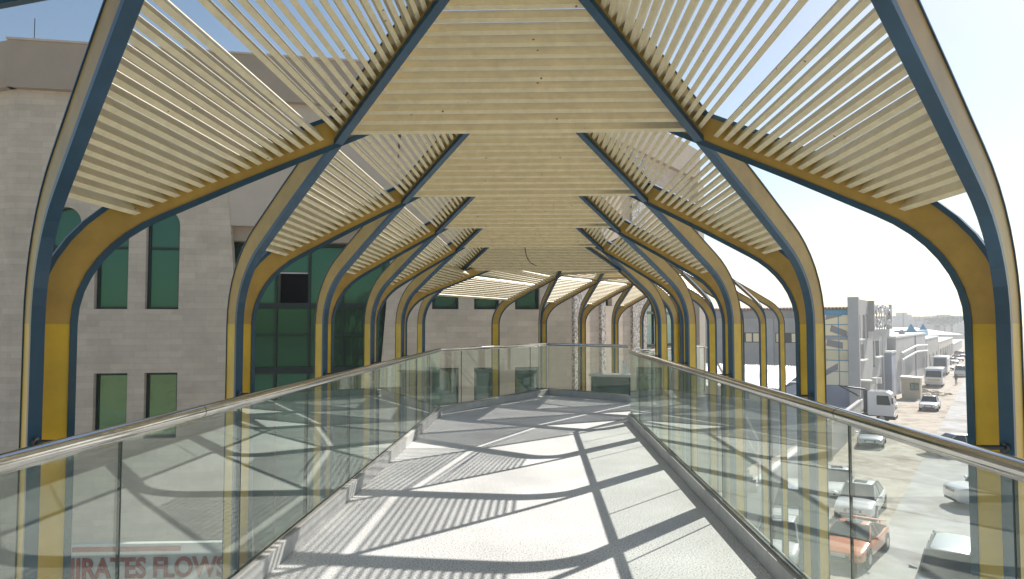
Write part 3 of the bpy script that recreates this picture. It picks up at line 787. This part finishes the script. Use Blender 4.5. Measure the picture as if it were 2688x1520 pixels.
for sg in (-1, 1):
    q = MB(); q.hexa([(sg*1.19,2.5,1.75),(sg*1.215,2.5,1.75),(sg*1.215,3.65,1.75),(sg*1.19,3.65,1.75),(sg*1.19,2.5,2.6),(sg*1.215,2.5,2.6),(sg*1.215,3.45,2.6),(sg*1.19,3.45,2.6)]); q.build('side_window', 'car_glass', lor)
    q = MB(); q.box(sg*1.25-.05, sg*1.25+.16*sg, 3.75, 3.85, 1.9, 2.45); q.build('mirror', 'black_plastic', lor)
q = MB(); q.box(-.45, .45, -4.2, 3.4, .6, .85); q.box(-1.15, 1.15, 3.3, 3.98, .45, .74); q.build('chassis', 'black_plastic', lor)
q = MB(); q.box(-1.2, 1.2, -4.2, 1.0, .95, 1.1); q.box(-1.2, 1.2, .95, 1.05, 1.1, 2.0); q.box(-1.2,1.2,-4.2,-4.1,1.1,1.6); q.build('flatbed', 'white_paint', lor)
q = MB(); q.tube([(0,1.4,.85),(0,1.4,3.0)], .16, 10); q.tube([(0,1.4,3.0),(.5,-.8,3.3),(.3,.9,2.4)], .10, 8); q.build('crane', 'dark_steel', lor)
wheels(lor, (-1.15, 1.15), (2.9, -2.2, -3.3), .48)
# coaches
def coach(px, py, label, h=3.0, L=9.0, extra=0):
    g_ = gnd(px, py); r_ = empty('coach', label, 'coach', (g_.x+U.x*L/2, g_.y+U.y*L/2, GZ), head(extra), 'white coaches parked on the verge')
    prof = [(-L/2,.4),(L/2-.15,.4),(L/2,.9),(L/2-.02,1.5),(L/2-.35,h-.15),(L/2-.6,h),(-L/2+.2,h),(-L/2,h-.2)]
    b = extr(prof, 1.15).build('body', 'car_white', r_); md = b.modifiers.new('b','BEVEL'); md.width = .09; md.segments = 3
    q = MB(); q.hexa([(-1.0,L/2+.012,1.45),(1.0,L/2+.012,1.45),(1.0,L/2-.1,1.45),(-1.0,L/2-.1,1.45),(-.95,L/2-.32,h-.25),(.95,L/2-.32,h-.25),(.95,L/2-.42,h-.25),(-.95,L/2-.42,h-.25)]); q.build('windscreen', 'car_glass', r_)
    for sg in (-1,1):
        for i in range(6):
            y0 = -L/2+.5+i*(L-1.6)/6; q = MB(); q.box(min(sg*1.13,sg*1.165), max(sg*1.13,sg*1.165), y0, y0+(L-1.6)/6-.12, 1.5, h-.5); q.build('side_window', 'car_glass', r_)
        q = MB(); q.box(sg*.72-.18, sg*.72+.18, L/2-.05, L/2+.02, .72, .92); q.build('headlight', 'lamp_glass', r_)
    q = MB(); q.box(-.8,.8,L/2-.06,L/2+.015,.98,1.18); q.build('number_panel', 'yellow_paint', r_)
    wheels(r_, (-1.08, 1.08), (L/2-1.9, -L/2+2), .45)
coach(2451, 1017, 'smaller white coach with a yellow panel under its windscreen, in front', 2.7, 6.5)
coach(2468, 985, 'taller white coach behind the smaller one on the verge', 3.3, 9)

# person on the road
pg = gnd(2510, 1010)
me = bpy.data.meshes.new('person'); 
J = {'pel':(0,0,.95),'che':(0,0,1.3),'nek':(0,0,1.5),'hed':(0,.02,1.66),'hl':(.1,0,.92),'kl':(.12,.06,.5),'fl':(.12,.0,.06),'tl':(.13,.14,.04),'hr':(-.1,0,.92),'kr':(-.12,-.02,.5),'fr':(-.13,-.12,.06),'tr':(-.13,.02,.04),'sl':(.19,0,1.43),'el':(.25,-.03,1.15),'wl':(.26,.06,.9),'sr':(-.19,0,1.43),'er':(-.25,.03,1.15),'wr':(-.26,.1,.9)}
nm = list(J); ed = [('pel','che'),('che','nek'),('nek','hed'),('pel','hl'),('hl','kl'),('kl','fl'),('fl','tl'),('pel','hr'),('hr','kr'),('kr','fr'),('fr','tr'),('che','sl'),('sl','el'),('el','wl'),('che','sr'),('sr','er'),('er','wr')]
me.from_pydata([J[k] for k in nm], [(nm.index(a), nm.index(b)) for a, b in ed], [])
po = bpy.data.objects.new('person', me); COL.objects.link(po); sk = po.modifiers.new('skin','SKIN'); po.modifiers.new('sub','SUBSURF').render_levels = 1
rad = dict(pel=.14,che=.16,nek=.06,hed=.10,hl=.09,kl=.06,fl=.05,tl=.04,hr=.09,kr=.06,fr=.05,tr=.04,sl=.065,el=.045,wl=.035,sr=.065,er=.045,wr=.035)
for i, k in enumerate(nm): me.skin_vertices[0].data[i].radius = (rad[k], rad[k])
me.skin_vertices[0].data[0].use_root = True
po.location = (pg.x, pg.y, GZ+.01); me.materials.append(MATS['cloth_dark'])
tag(po, 'person in dark clothes walking on the road near the coaches', 'person')

# ------------------------------------------------------------------ street buildings
def bld(name, label, loc, cat='building', group=None):
    r = empty(name, label, cat, (loc[0], loc[1], GZ), 0, group); return r
def sub(r):
    def f(m, n, mt, parent=None):
        o = m.build(n, mt, parent or r)
        if parent is None: o.location = -Vector(r.location)
        return o
    return f
# grey three-storey works building; its end wall faces the camera
K0 = gnd(2258, 1092)
EF = Fr((K0.x, K0.y), math.atan2(Vv.y, Vv.x))        # u runs toward the street (right), v towards the camera
EF.v = Vector((-U.x, -U.y))
gb = bld('works_building', 'grey works building with cream glass panels and a blue band, past the second right column', EF.p(-12, -5)); g_ = sub(gb)
def eu(px, py=851): return EF.at(px, py)
uA = eu(1790)[0]; zR = eu(2000, 812)[1]; zBand = eu(2000, 836)[1]
uG = eu(2150)[0]; zw0, zw1 = eu(1970, 899)[1], eu(1970, 873)[1]
zd0, zd1 = eu(1970, 980)[1], eu(1970, 957)[1]
xs = [(1790, 1840), (1935, 1993), (2034, 2095)]
holes = [[eu(a)[0], eu(b)[0], zw0, zw1] for a, b in xs]
g_(wallgrid(EF, uA, uG, GZ, zBand, holes, -.4, 0), 'end_wall', 'grey_render')
m = MB(); EF.box(m, uA, uG, -.4, .06, zBand, zR-.25); g_(m, 'fascia', 'grey_dark_render')
for i, h in enumerate(holes):
    m = MB(); EF.box(m, h[0], h[1], -.3, -.2, h[2], h[3]); w_ = g_(m, 'window', 'frame_dark')
    q = MB(); n = 3; dw = (h[1]-h[0])/n
    for j in range(n):
        if (i, j) == (2, 1): continue
        EF.box(q, h[0]+dw*j+.08, h[0]+dw*(j+1)-.08, -.2, -.17, h[2]+.08, h[3]-.08)
    q.build('pane', 'cream_glass', w_)
for a, b in ((1935, 1993), (2036, 2095)):
    m = MB(); EF.box(m, eu(a)[0], eu(b)[0], 0, .08, zd0-.4, zd1); g_(m, 'louvre_panel', 'blue_wall')
m = MB(); EF.box(m, eu(2000)[0], eu(2030)[0], 0, .14, GZ, zBand-.02); g_(m, 'flat_pier', 'grey_light_render')
m = MB()
u = uA
while u < eu(2236)[0]: m.tube([EF.p(u, .25, zR), EF.p(u, -3, zR+.15)], .14, 6); u += .34
g_(m, 'corrugated_roof_edge', 'rust')
m = MB(); EF.box(m, uA, eu(2236)[0], -16, -.01, zR-.24, zR-.02); g_(m, 'roof', 'grey_dark_render')
# cream glazed part
uH = eu(2238)[0]; zbB = eu(2200, 826)[1]; zcl = eu(2200, 1012)[1]; zct = eu(2200, 826)[1]
m = MB(); EF.box(m, uG, uH, -.3, .1, zbB, eu(2200, 814)[1]); g_(m, 'blue_band', 'cyan_paint')
m = MB(); EF.box(m, uG, uH, -.2, 0, zcl, zct-.003); cg = g_(m, 'glazed_wall', 'cream_glass')
q = MB()
for py in (826, 852, 882, 919, 946, 975, 1012): z = eu(2200, py)[1]; EF.box(q, uG, uH, .001, .07, z-.035, z+.035)
for px in (2162, 2201, 2236): u = eu(px)[0]; EF.box(q, u-.035, u+.035, .003, .06, zcl, zct-.06)
q.build('glazing_bars', 'cyan_paint', cg)
q = MB(); EF.box(q, uG, uH, .0, .09, eu(2200, 892)[1], eu(2200, 883)[1]); q.build('spandrel', 'grey_render', cg)
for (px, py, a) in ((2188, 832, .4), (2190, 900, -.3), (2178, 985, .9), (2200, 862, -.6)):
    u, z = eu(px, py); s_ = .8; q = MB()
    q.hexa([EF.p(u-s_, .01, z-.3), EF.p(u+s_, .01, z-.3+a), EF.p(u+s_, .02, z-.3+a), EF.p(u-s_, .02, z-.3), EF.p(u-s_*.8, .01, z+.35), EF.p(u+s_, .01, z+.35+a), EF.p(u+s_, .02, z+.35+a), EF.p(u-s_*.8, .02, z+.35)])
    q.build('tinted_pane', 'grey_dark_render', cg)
m = MB(); EF.box(m, uG, uH+.6, -.3, .05, GZ, zcl-.003); g_(m, 'base_wall', 'blue_wall')
m = MB(); EF.box(m, uA, uH, -16, -.45, GZ, zR-.3); g_(m, 'rear_block', 'grey_render')
# street front of the works with tall fins and window slots
SF = Fr(EF.p(eu(2243)[0], 0)[:2], SA)            # u runs away along the street, v towards the road
SF.v = Vector((Vv.x, Vv.y))
fb = bld('street_front_building', 'white and grey three-storey street building with tall window slots and a roof sign frame', SF.p(4, -3)); f_ = sub(fb)
def sf(px, py=900): return SF.at(px, py)
zT = sf(2243, 783)[1]; uu = [sf(p)[0] for p in (2243, 2282, 2312, 2337)]
zM = sf(2300, 865)[1]
hs = []
for (xa, xb, ya, yb) in ((2252, 2258, 826, 888), (2264, 2270, 826, 888), (2274, 2278, 826, 888), (2255, 2267, 905, 942), (2291, 2296, 895, 965), (2298, 2308, 895, 935), (2326, 2331, 890, 925), (2303, 2315, 990, 1050), (2322, 2332, 980, 1060), (2262, 2274, 1008, 1045)):
    a, z1 = sf(xa, ya); b, _ = sf(xb, ya); z0 = sf((xa+xb)/2, yb)[1]; hs.append([a, b, z0, z1])
f_(wallgrid(SF, uu[0], uu[1], GZ, zT, hs, -.4, 0), 'front_wall', 'grey_light_render')
f_(wallgrid(SF, uu[1], uu[3], GZ, zM, hs, -.4, -.02), 'front_wall', 'grey_light_render')
m = MB(); SF.box(m, uu[0]-.1, uu[3], -.6, -.5, GZ, zM-.1); f_(m, 'window_glass', 'teal_glass')
m = MB(); SF.box(m, uu[0]-.5, uu[0]-.02, -.5, .5, GZ+1, zT+.1); f_(m, 'end_fin', 'grey_light_render')
m = MB(); SF.box(m, uu[1]-.4, uu[1]+.2, -.3, .6, sf(2282, 870)[1], zT); f_(m, 'tall_fin', 'grey_render')
for (xa, xb, y) in ((2296, 2310, 936), (2325, 2333, 926), (2253, 2270, 944), (2250, 2262, 890)):
    a = sf(xa)[0]; b = sf(xb)[0]; z = sf((xa+xb)/2, y)[1]; m = MB(); SF.box(m, a, b, 0, .35, z-.12, z); f_(m, 'window_sill', 'white_paint')
m = MB(); SF.box(m, uu[2], uu[3]-.3, -9, -.41, GZ, zM-.1); f_(m, 'rear_block', 'grey_render')
for i in range(3):
    m = MB(); u = uu[2]+i*1.5+1.2; m.tube([SF.p(u, .12, GZ), SF.p(u, .12, zM-.5)], .08, 6); f_(m, 'downpipe', 'white_paint')
m = MB()
for i, px in enumerate((2288, 2300)):
    a, z = sf(px, 1000); SF.box(m, a, a+.8, 0, .5, z-.3, z+.35)
f_(m, 'air_conditioner', 'white_paint')
sg = bld('roof_sign', 'rooftop sign frame of tangled worn letter shapes above the street front building', SF.p((uu[1]+uu[3])/2, 0), 'sign'); s_ = sub(sg)
m = MB(); zS0 = zM+.05; zS1 = sf(2300, 800)[1]
for i in range(9): u = uu[1]+.3+(uu[3]-uu[1]-.5)*i/8; m.tube([SF.p(u, -.1, zM-.2), SF.p(u, -.1, zS1-.6*(i % 2))], .07, 5)
for z in (zS0+.6, (zS0+zS1)/2, zS1-.5): m.tube([SF.p(uu[1]+.3, -.1, z), SF.p(uu[3]-.2, -.1, z)], .07, 5)
s_(m, 'frame', 'grey_render')
m = MB(); rg = random.Random(3)
for row, (za, zb) in enumerate(((zS0+.2, (zS0+zS1)/2-.3), ((zS0+zS1)/2+.3, zS1+.1))):
    u = uu[1]+.5
    while u < uu[3]-1.2:
        w = rg.uniform(.7, 1.5); pts = [SF.p(u+w*rg.random(), .1+rg.random()*.1, za+(zb-za)*rg.random()) for _ in range(4)]
        m = MB(); m.tube(pts, .13, 6); u += w*.9; s_(m, 'letter_stroke', 'white_paint')
m = MB(); SF.box(m, uu[3]-.6, uu[3], -.3, .3, zM, sf(2335, 800)[1]); s_(m, 'end_post', 'grey_light_render')

# shed with a white corrugated roof in front of the end wall
ZS = -2.9
A_ = gnd(1925, 1012, ZS); B_ = gnd(2050, 1022, ZS)
sh = bld('shed', 'low shed with a sunlit white corrugated roof in front of the grey works building', (A_.x, A_.y)); h_ = sub(sh)
SH = Fr((B_.x, B_.y), math.atan2(Vv.y, Vv.x)); SH.v = Vector((-U.x, -U.y))
m = MB(); n = 120; W_ = 26.0
for i in range(n):
    u0 = -W_+i*W_/n; u1 = -W_+(i+1)*W_/n; um_ = (u0+u1)/2
    m.add([SH.p(u0, 0, ZS), SH.p(um_, 0, ZS+.09), SH.p(u1, 0, ZS), SH.p(u1, -9, ZS+1.1), SH.p(um_, -9, ZS+1.19), SH.p(u0, -9, ZS+1.1)], [(0,1,4,5),(1,2,3,4)])
ro = h_(m, 'roof', 'corrugated_white'); md = ro.modifiers.new('t','SOLIDIFY'); md.thickness = .03
m = MB(); SH.box(m, -W_+.3, -.3, -8.8, -.4, GZ, ZS-.05); h_(m, 'wall', 'blue_wall')
for i in range(4):
    m = MB(); SH.box(m, -W_+3+i*6, -W_+5+i*6, -.4, -.33, GZ+1, ZS-1.4); h_(m, 'window', 'frame_dark')

# long plain building, pipes and further street row
def rowblock(pxa, pxb, ytop, label, matn='grey_light_render', off=-6.3, group='buildings along the left of the street', ref=None, depth=16, name='street_building'):
    fr_ = Fr(st(0, off), SA); fr_.v = Vector((Vv.x, Vv.y))
    a = fr_.at(pxa)[0]; b = fr_.at(pxb)[0]; z = fr_.at(pxa if ref is None else ref, ytop)[1]
    r = bld(name, label, fr_.p((a+b)/2, -2), 'building', group); f = sub(r)
    m = MB(); fr_.box(m, a, b, -depth, 0, GZ, z); f(m, 'wall', matn)
    m = MB(); fr_.box(m, a-.05, b+.05, -depth, .06, z+.003, z+.25); f(m, 'parapet', 'white_paint')
    return fr_, a, b, z, f, r
fr1, a, b, z, f, r1 = rowblock(2350, 2428, 888, 'long blank grey industrial building with stepped white pipes on its wall')
zp = lambda px, py: fr1.at(px, py)[1]
m = MB()
pp1 = [(2357, 928), (2398, 908), (2427, 906)]; pp2 = [(2357, 946), (2398, 924), (2427, 921)]
for P_ in (pp1, pp2):
    q = [fr1.p(fr1.at(x)[0], .35, zp(x, y)) for x, y in P_]; m.tube(q, .16, 8)
for x in (2357, 2362): m.tube([fr1.p(fr1.at(x)[0], .35, zp(x, 925)), fr1.p(fr1.at(x)[0], .35, GZ)], .14, 8)
f(m, 'wall_pipes', 'white_paint')
m = MB(); u = fr1.at(2400)[0]; m.tube([fr1.p(u, .1, z), fr1.p(u, .1, GZ)], .08, 6); f(m, 'downpipe', 'grey_dark_render')
fr1, a, b, z, f, r2 = rowblock(2430, 2462, 892, 'grey building with a blue crown-shaped roof box, past the long blank wall', 'grey_render')
m = MB(); ua = fr1.at(2437)[0]; ub2 = fr1.at(2462)[0]; zb2 = z+1.2
fr1.box(m, ua, ub2, -6, -2, z+.26, z+1.6)
for u in (ua, ub2): m.tube([fr1.p(u, -3, z+1.6), fr1.p(u, -3, z+3.0)], [.9, .05], 8)
f(m, 'roof_box', 'cyan_paint')
for i in range(3):
    m = MB(); u = a+(b-a)*(.2+.28*i); fr1.box(m, u, u+(b-a)*.12, 0, .08, z-6, z-3); f(m, 'window', 'frame_dark')
fr1, a, b, z, f, r3 = rowblock(2463, 2500, 900, 'low building with a row of lit cream windows farther down the street', 'cream_wall')
for i in range(6):
    m = MB(); u = a+(b-a)*(.06+.16*i); fr1.box(m, u, u+(b-a)*.11, 0, .1, z-5, z-1.5); f(m, 'window', 'frame_dark')
rowblock(2501, 2524, 905, 'last grey building before the column edge down the street', 'grey_render')
rowblock(2338, 2350, 928, 'narrow low building with a blue panel between the street front and the blank wall', 'blue_wall')
# big white roofs behind the row
for (xa, xb, ya, yb, Y, lb) in ((2334, 2518, 862, 880, 330, 'wide white warehouse roof behind the street row'), (2330, 2370, 884, 905, 120, 'small white warehouse roof beside the satellite dish')):
    p0 = atY(xa, yb, Y); p1 = atY(xb, yb, Y); z1 = atY(xa, ya, Y+40).z
    r = bld('warehouse', lb, (p0.x, p0.y)); f = sub(r); m = MB()
    m.box(p0.x, p1.x, Y, Y+38, GZ, p0.z-.02); f(m, 'wall', 'grey_light_render')
    m = MB(); m.hexa([(p0.x-1,Y-1,p0.z),(p1.x+1,Y-1,p0.z),(p1.x+1,Y+40,z1),(p0.x-1,Y+40,z1),(p0.x-1,Y-1,p0.z+.4),(p1.x+1,Y-1,p0.z+.4),(p1.x+1,Y+40,z1+.4),(p0.x-1,Y+40,z1+.4)]); f(m, 'roof', 'white_paint')
# satellite dish
dp = atY(2366, 874, 118); ds = empty('satellite_dish', 'round grey satellite dish on the roof left of the blue roof box', 'satellite dish', (dp.x, dp.y, dp.z-2.5))
m = MB(); rings = []
for i in range(6): t_ = i/5; rings.append((t_*.5, .16*t_*t_))
m.tube([(0, -z_, 2.5+0*z_) for _, z_ in rings], [max(r_, .02) for r_, _ in rings], 24, caps=False); m.tube([(0,-.15,2.5),(0,-.11,2.5)], .5*.98, 24); m.build('dish', 'grey_render', ds)
m = MB(); m.tube([(0,.0,2.45),(0,.1,0)], .06, 8); m.build('mast', 'dark_steel', ds)
# site cabin
cg_ = gnd(2392, 1048); cb = empty('site_cabin', 'small cream site cabin with a two-pane window by the grey pipes', 'cabin', (cg_.x, cg_.y, GZ), SA-PI/2)
m = MB(); m.box(-1.0, 1.0, 0, 2.4, 0, 2.5); m.build('wall', 'cream_wall', cb)
m = MB(); m.hexa([(-1.15,-.2,2.52),(1.15,-.2,2.52),(1.15,2.6,2.52),(-1.15,2.6,2.52),(-1.15,-.2,2.72),(1.15,-.2,2.62),(1.15,2.6,2.62),(-1.15,2.6,2.72)]); m.build('roof', 'white_paint', cb)
for x in (-.1, .4):
    m = MB(); m.box(x, x+.45, -.05, -.002, 1.1, 2.0); w_ = m.build('window', 'frame_dark', cb); m = MB(); m.box(x+.05, x+.40, -.065, -.051, 1.17, 1.93); m.build('pane', 'teal_glass', w_)
# compound wall with gate
w0 = gnd(2182, 1205); w1 = gnd(2240, 1145)
cwf = Fr((w0.x, w0.y), math.atan2(w1.y-w0.y, w1.x-w0.x)); Lw = (Vector((w1.x,w1.y))-Vector((w0.x,w0.y))).length
cr = empty('compound_wall', 'low blue-grey compound wall with a pale coping beside the silver sedan', 'wall', (w0.x, w0.y, GZ))
c_ = sub(cr); m = MB(); cwf.box(m, 0, Lw+6, -.2, 0, GZ, GZ+2.3); c_(m, 'wall', 'grey_render'); m = MB(); cwf.box(m, -.05, Lw+6, -.25, .05, GZ+2.303, GZ+2.42); c_(m, 'coping', 'grey_light_render')
m = MB(); cwf.box(m, -.5, 0, -.35, .15, GZ, GZ+2.7); c_(m, 'gate_post', 'cream_wall')
gt = empty('yard_gate', 'tall grey sheet metal gate at the near end of the compound wall', 'gate', cwf.p(-.6, 0, GZ)); t__ = sub(gt)
m = MB(); cwf.box(m, -5.5, -.6, -.1, -.04, GZ+.1, GZ+2.3); t__(m, 'leaf', 'grey_light_render')
m = MB()
for i in range(12): cwf.box(m, -5.4+i*.4, -5.34+i*.4, -.04, .0, GZ+.1, GZ+2.32)
t__(m, 'ribs', 'grey_render')
cw2 = empty('compound_wall', 'pale plastered yard wall between the shed and the parked off-roader', 'wall', cwf.p(-10, 0, GZ)); c2 = sub(cw2)
m = MB(); cwf.box(m, -34, -5.6, -.2, 0, GZ, GZ+2.2); c2(m, 'wall', 'grey_light_render'); m = MB(); cwf.box(m, -34, -5.6, -.25, .05, GZ+2.203, GZ+2.3); c2(m, 'coping', 'white_paint')
# white block by the lorry
bp_ = gnd(2242, 1085); wb = empty('gate_pillar', 'white rendered gate pillar at the corner beside the lorry', 'pillar', (bp_.x, bp_.y, GZ), SA)
m = MB(); m.box(-.5, .5, -1.6, .4, 0, 3.3); m.build('shaft', 'grey_light_render', wb); m = MB(); m.box(-.6, .6, -1.7, .5, 3.303, 3.45); m.build('cap', 'white_paint', wb)

# far skyline
rg = random.Random(11); x = 2330; i = 0
words = ['flat', 'stepped', 'long', 'squat', 'tall narrow', 'broad', 'low', 'pale', 'square', 'grey']
while x < 2540:
    w = rg.uniform(10, 30); Y = rg.uniform(420, 520); h_px = rg.uniform(833, 842) if i != 2 else 829
    p0 = atY(x, h_px, Y); p1 = atY(x+w, h_px, Y)
    r = empty('distant_building', '%s hazy building on the skyline, %s from the left' % (words[i % 10], ['first','second','third','fourth','fifth','sixth','seventh','eighth','ninth','tenth','eleventh','twelfth','thirteenth','fourteenth'][i % 14]), 'building', (p0.x, p0.y, GZ), 0, 'buildings on the skyline'); f = sub(r)
    m = MB(); m.box(p0.x, p1.x+2, Y, Y+40, GZ, p0.z); f(m, 'wall', 'far_wall' if i % 2 else 'far_wall_b')
    m = MB(); m.box(p0.x+2, p0.x+6, Y+5, Y+12, p0.z, p0.z+2.2); f(m, 'roof_room', 'far_wall')
    x += w*.96; i += 1
p0 = atY(2371, 838, 430); m = MB(); m.tube([(p0.x, p0.y, GZ), (p0.x, p0.y, atY(2371, 822, 430).z)], .5, 6); tag(m.build('radio_mast', 'dark_steel'), 'thin mast sticking up above the skyline', 'mast')
# scrubby trees on the skyline
def tree(px, py, Y, h, w, label):
    p = atY(px, py, Y); r = empty('tree', label, 'tree', (p.x, p.y, GZ), 0, 'trees on the skyline'); H = p.z-GZ
    m = MB(); m.tube([(0,0,0),(.2,0,H*.6),(.1,.1,H*.9)], [.5,.35,.1], 7)
    for a in range(4): m.tube([(.15,0,H*.6),(w*.5*math.cos(a*1.6), w*.4*math.sin(a*1.6), H*.85)], [.2,.05], 5)
    m.build('trunk', 'bark', r); c = MB()
    for _ in range(420):
        th = rg.uniform(0, 2*PI); rr_ = w*math.sqrt(rg.random())*rg.choice((.6,1)); z = H-h*rg.random()*(.5+.5*rr_/w)
        q = Vector((rr_*math.cos(th), rr_*math.sin(th), z)); d = Vector((rg.gauss(0,1), rg.gauss(0,1), rg.gauss(0,1))).normalized()*w*.10; e = Vector((rg.gauss(0,1), rg.gauss(0,1), rg.gauss(0,1))).normalized()*w*.10
        c.add([q-d, q+e, q+d, q-e], [(0,1,2,3)])
    c.build('crown', 'leaf', r)
for j, (px, py, lb) in enumerate(((2462, 836, 'leftmost bushy tree on the skyline above the blue roof box'), (2478, 834, 'second skyline tree from the left'), (2497, 832, 'third skyline tree, beside the column edge'))):
    tree(px, py, 400, 3.2, 7, lb)
# debris by the cabin
m = MB(); c0 = gnd(2412, 1030)
for _ in range(160):
    a = rg.uniform(0, 2*PI); r_ = rg.uniform(0, 3.2); s_ = rg.uniform(.08, .35); x = c0.x+r_*math.cos(a); y = c0.y+r_*1.8*math.sin(a); z = GZ+rg.uniform(0, .5)*(1-r_/3.3)
    m.hexa([(x-s_,y-s_*.5,z),(x+s_,y-s_*.4,z+.05),(x+s_*.8,y+s_*.5,z),(x-s_,y+s_*.6,z),(x-s_*.8,y-s_*.5,z+s_*.5),(x+s_,y-s_*.3,z+s_*.4),(x+s_*.7,y+s_*.5,z+s_*.5),(x-s_,y+s_*.4,z+s_*.4)])
tag(m.build('rubble', 'debris'), 'heap of pale rubble and scrap beside the site cabin', 'rubble', kind='stuff')

# ------------------------------------------------------------------ haze
m = MB(); m.box(-70, 620, -40, 640, GZ-1.2, 16)
hz = m.build('haze', 'cable_black'); hz.data.materials.clear()
hm = bpy.data.materials.new('haze_air'); hm.use_nodes = True; hn = hm.node_tree
hn.nodes.remove(hn.nodes['Principled BSDF']); pv = hn.nodes.new('ShaderNodeVolumePrincipled')
pv.inputs['Color'].default_value = (.93, .96, 1, 1); pv.inputs['Density'].default_value = .0009; pv.inputs['Anisotropy'].default_value = .4
hn.links.new(pv.outputs[0], hn.nodes['Material Output'].inputs['Volume']); hz.data.materials.append(hm); tag(hz, kind='stuff')

# ------------------------------------------------------------------ light
sun_az = math.atan2(.854, 1.065); sun_el = math.atan(1/1.365*1.0)
w = bpy.data.worlds.new('World'); scene.world = w; w.use_nodes = True
nt = w.node_tree; bg = nt.nodes['Background']; sk = nt.nodes.new('ShaderNodeTexSky'); sk.sky_type = 'NISHITA'; sk.sun_disc = False
sk.sun_elevation = sun_el; sk.sun_rotation = sun_az; sk.altitude = 0; sk.air_density = 1.15; sk.dust_density = .5; sk.ozone_density = .6
nt.links.new(sk.outputs[0], bg.inputs['Color']); bg.inputs['Strength'].default_value = .082
sd = Vector((math.sin(sun_az)*math.cos(sun_el), math.cos(sun_az)*math.cos(sun_el), math.sin(sun_el)))
sl = bpy.data.lights.new('sun', 'SUN'); sl.energy = 5; sl.angle = R(.53); sl.color = (1, .95, .87)
so = bpy.data.objects.new('sun', sl); COL.objects.link(so); so.rotation_euler = sd.to_track_quat('Z', 'Y').to_euler()

scene.view_settings.view_transform = 'Standard'; scene.view_settings.look = 'None'; scene.view_settings.exposure = .5; scene.view_settings.gamma = 1
scene.cycles.max_bounces = 10; scene.cycles.transparent_max_bounces = 40; scene.cycles.sample_clamp_indirect = 8
scene.cycles.use_denoising = True
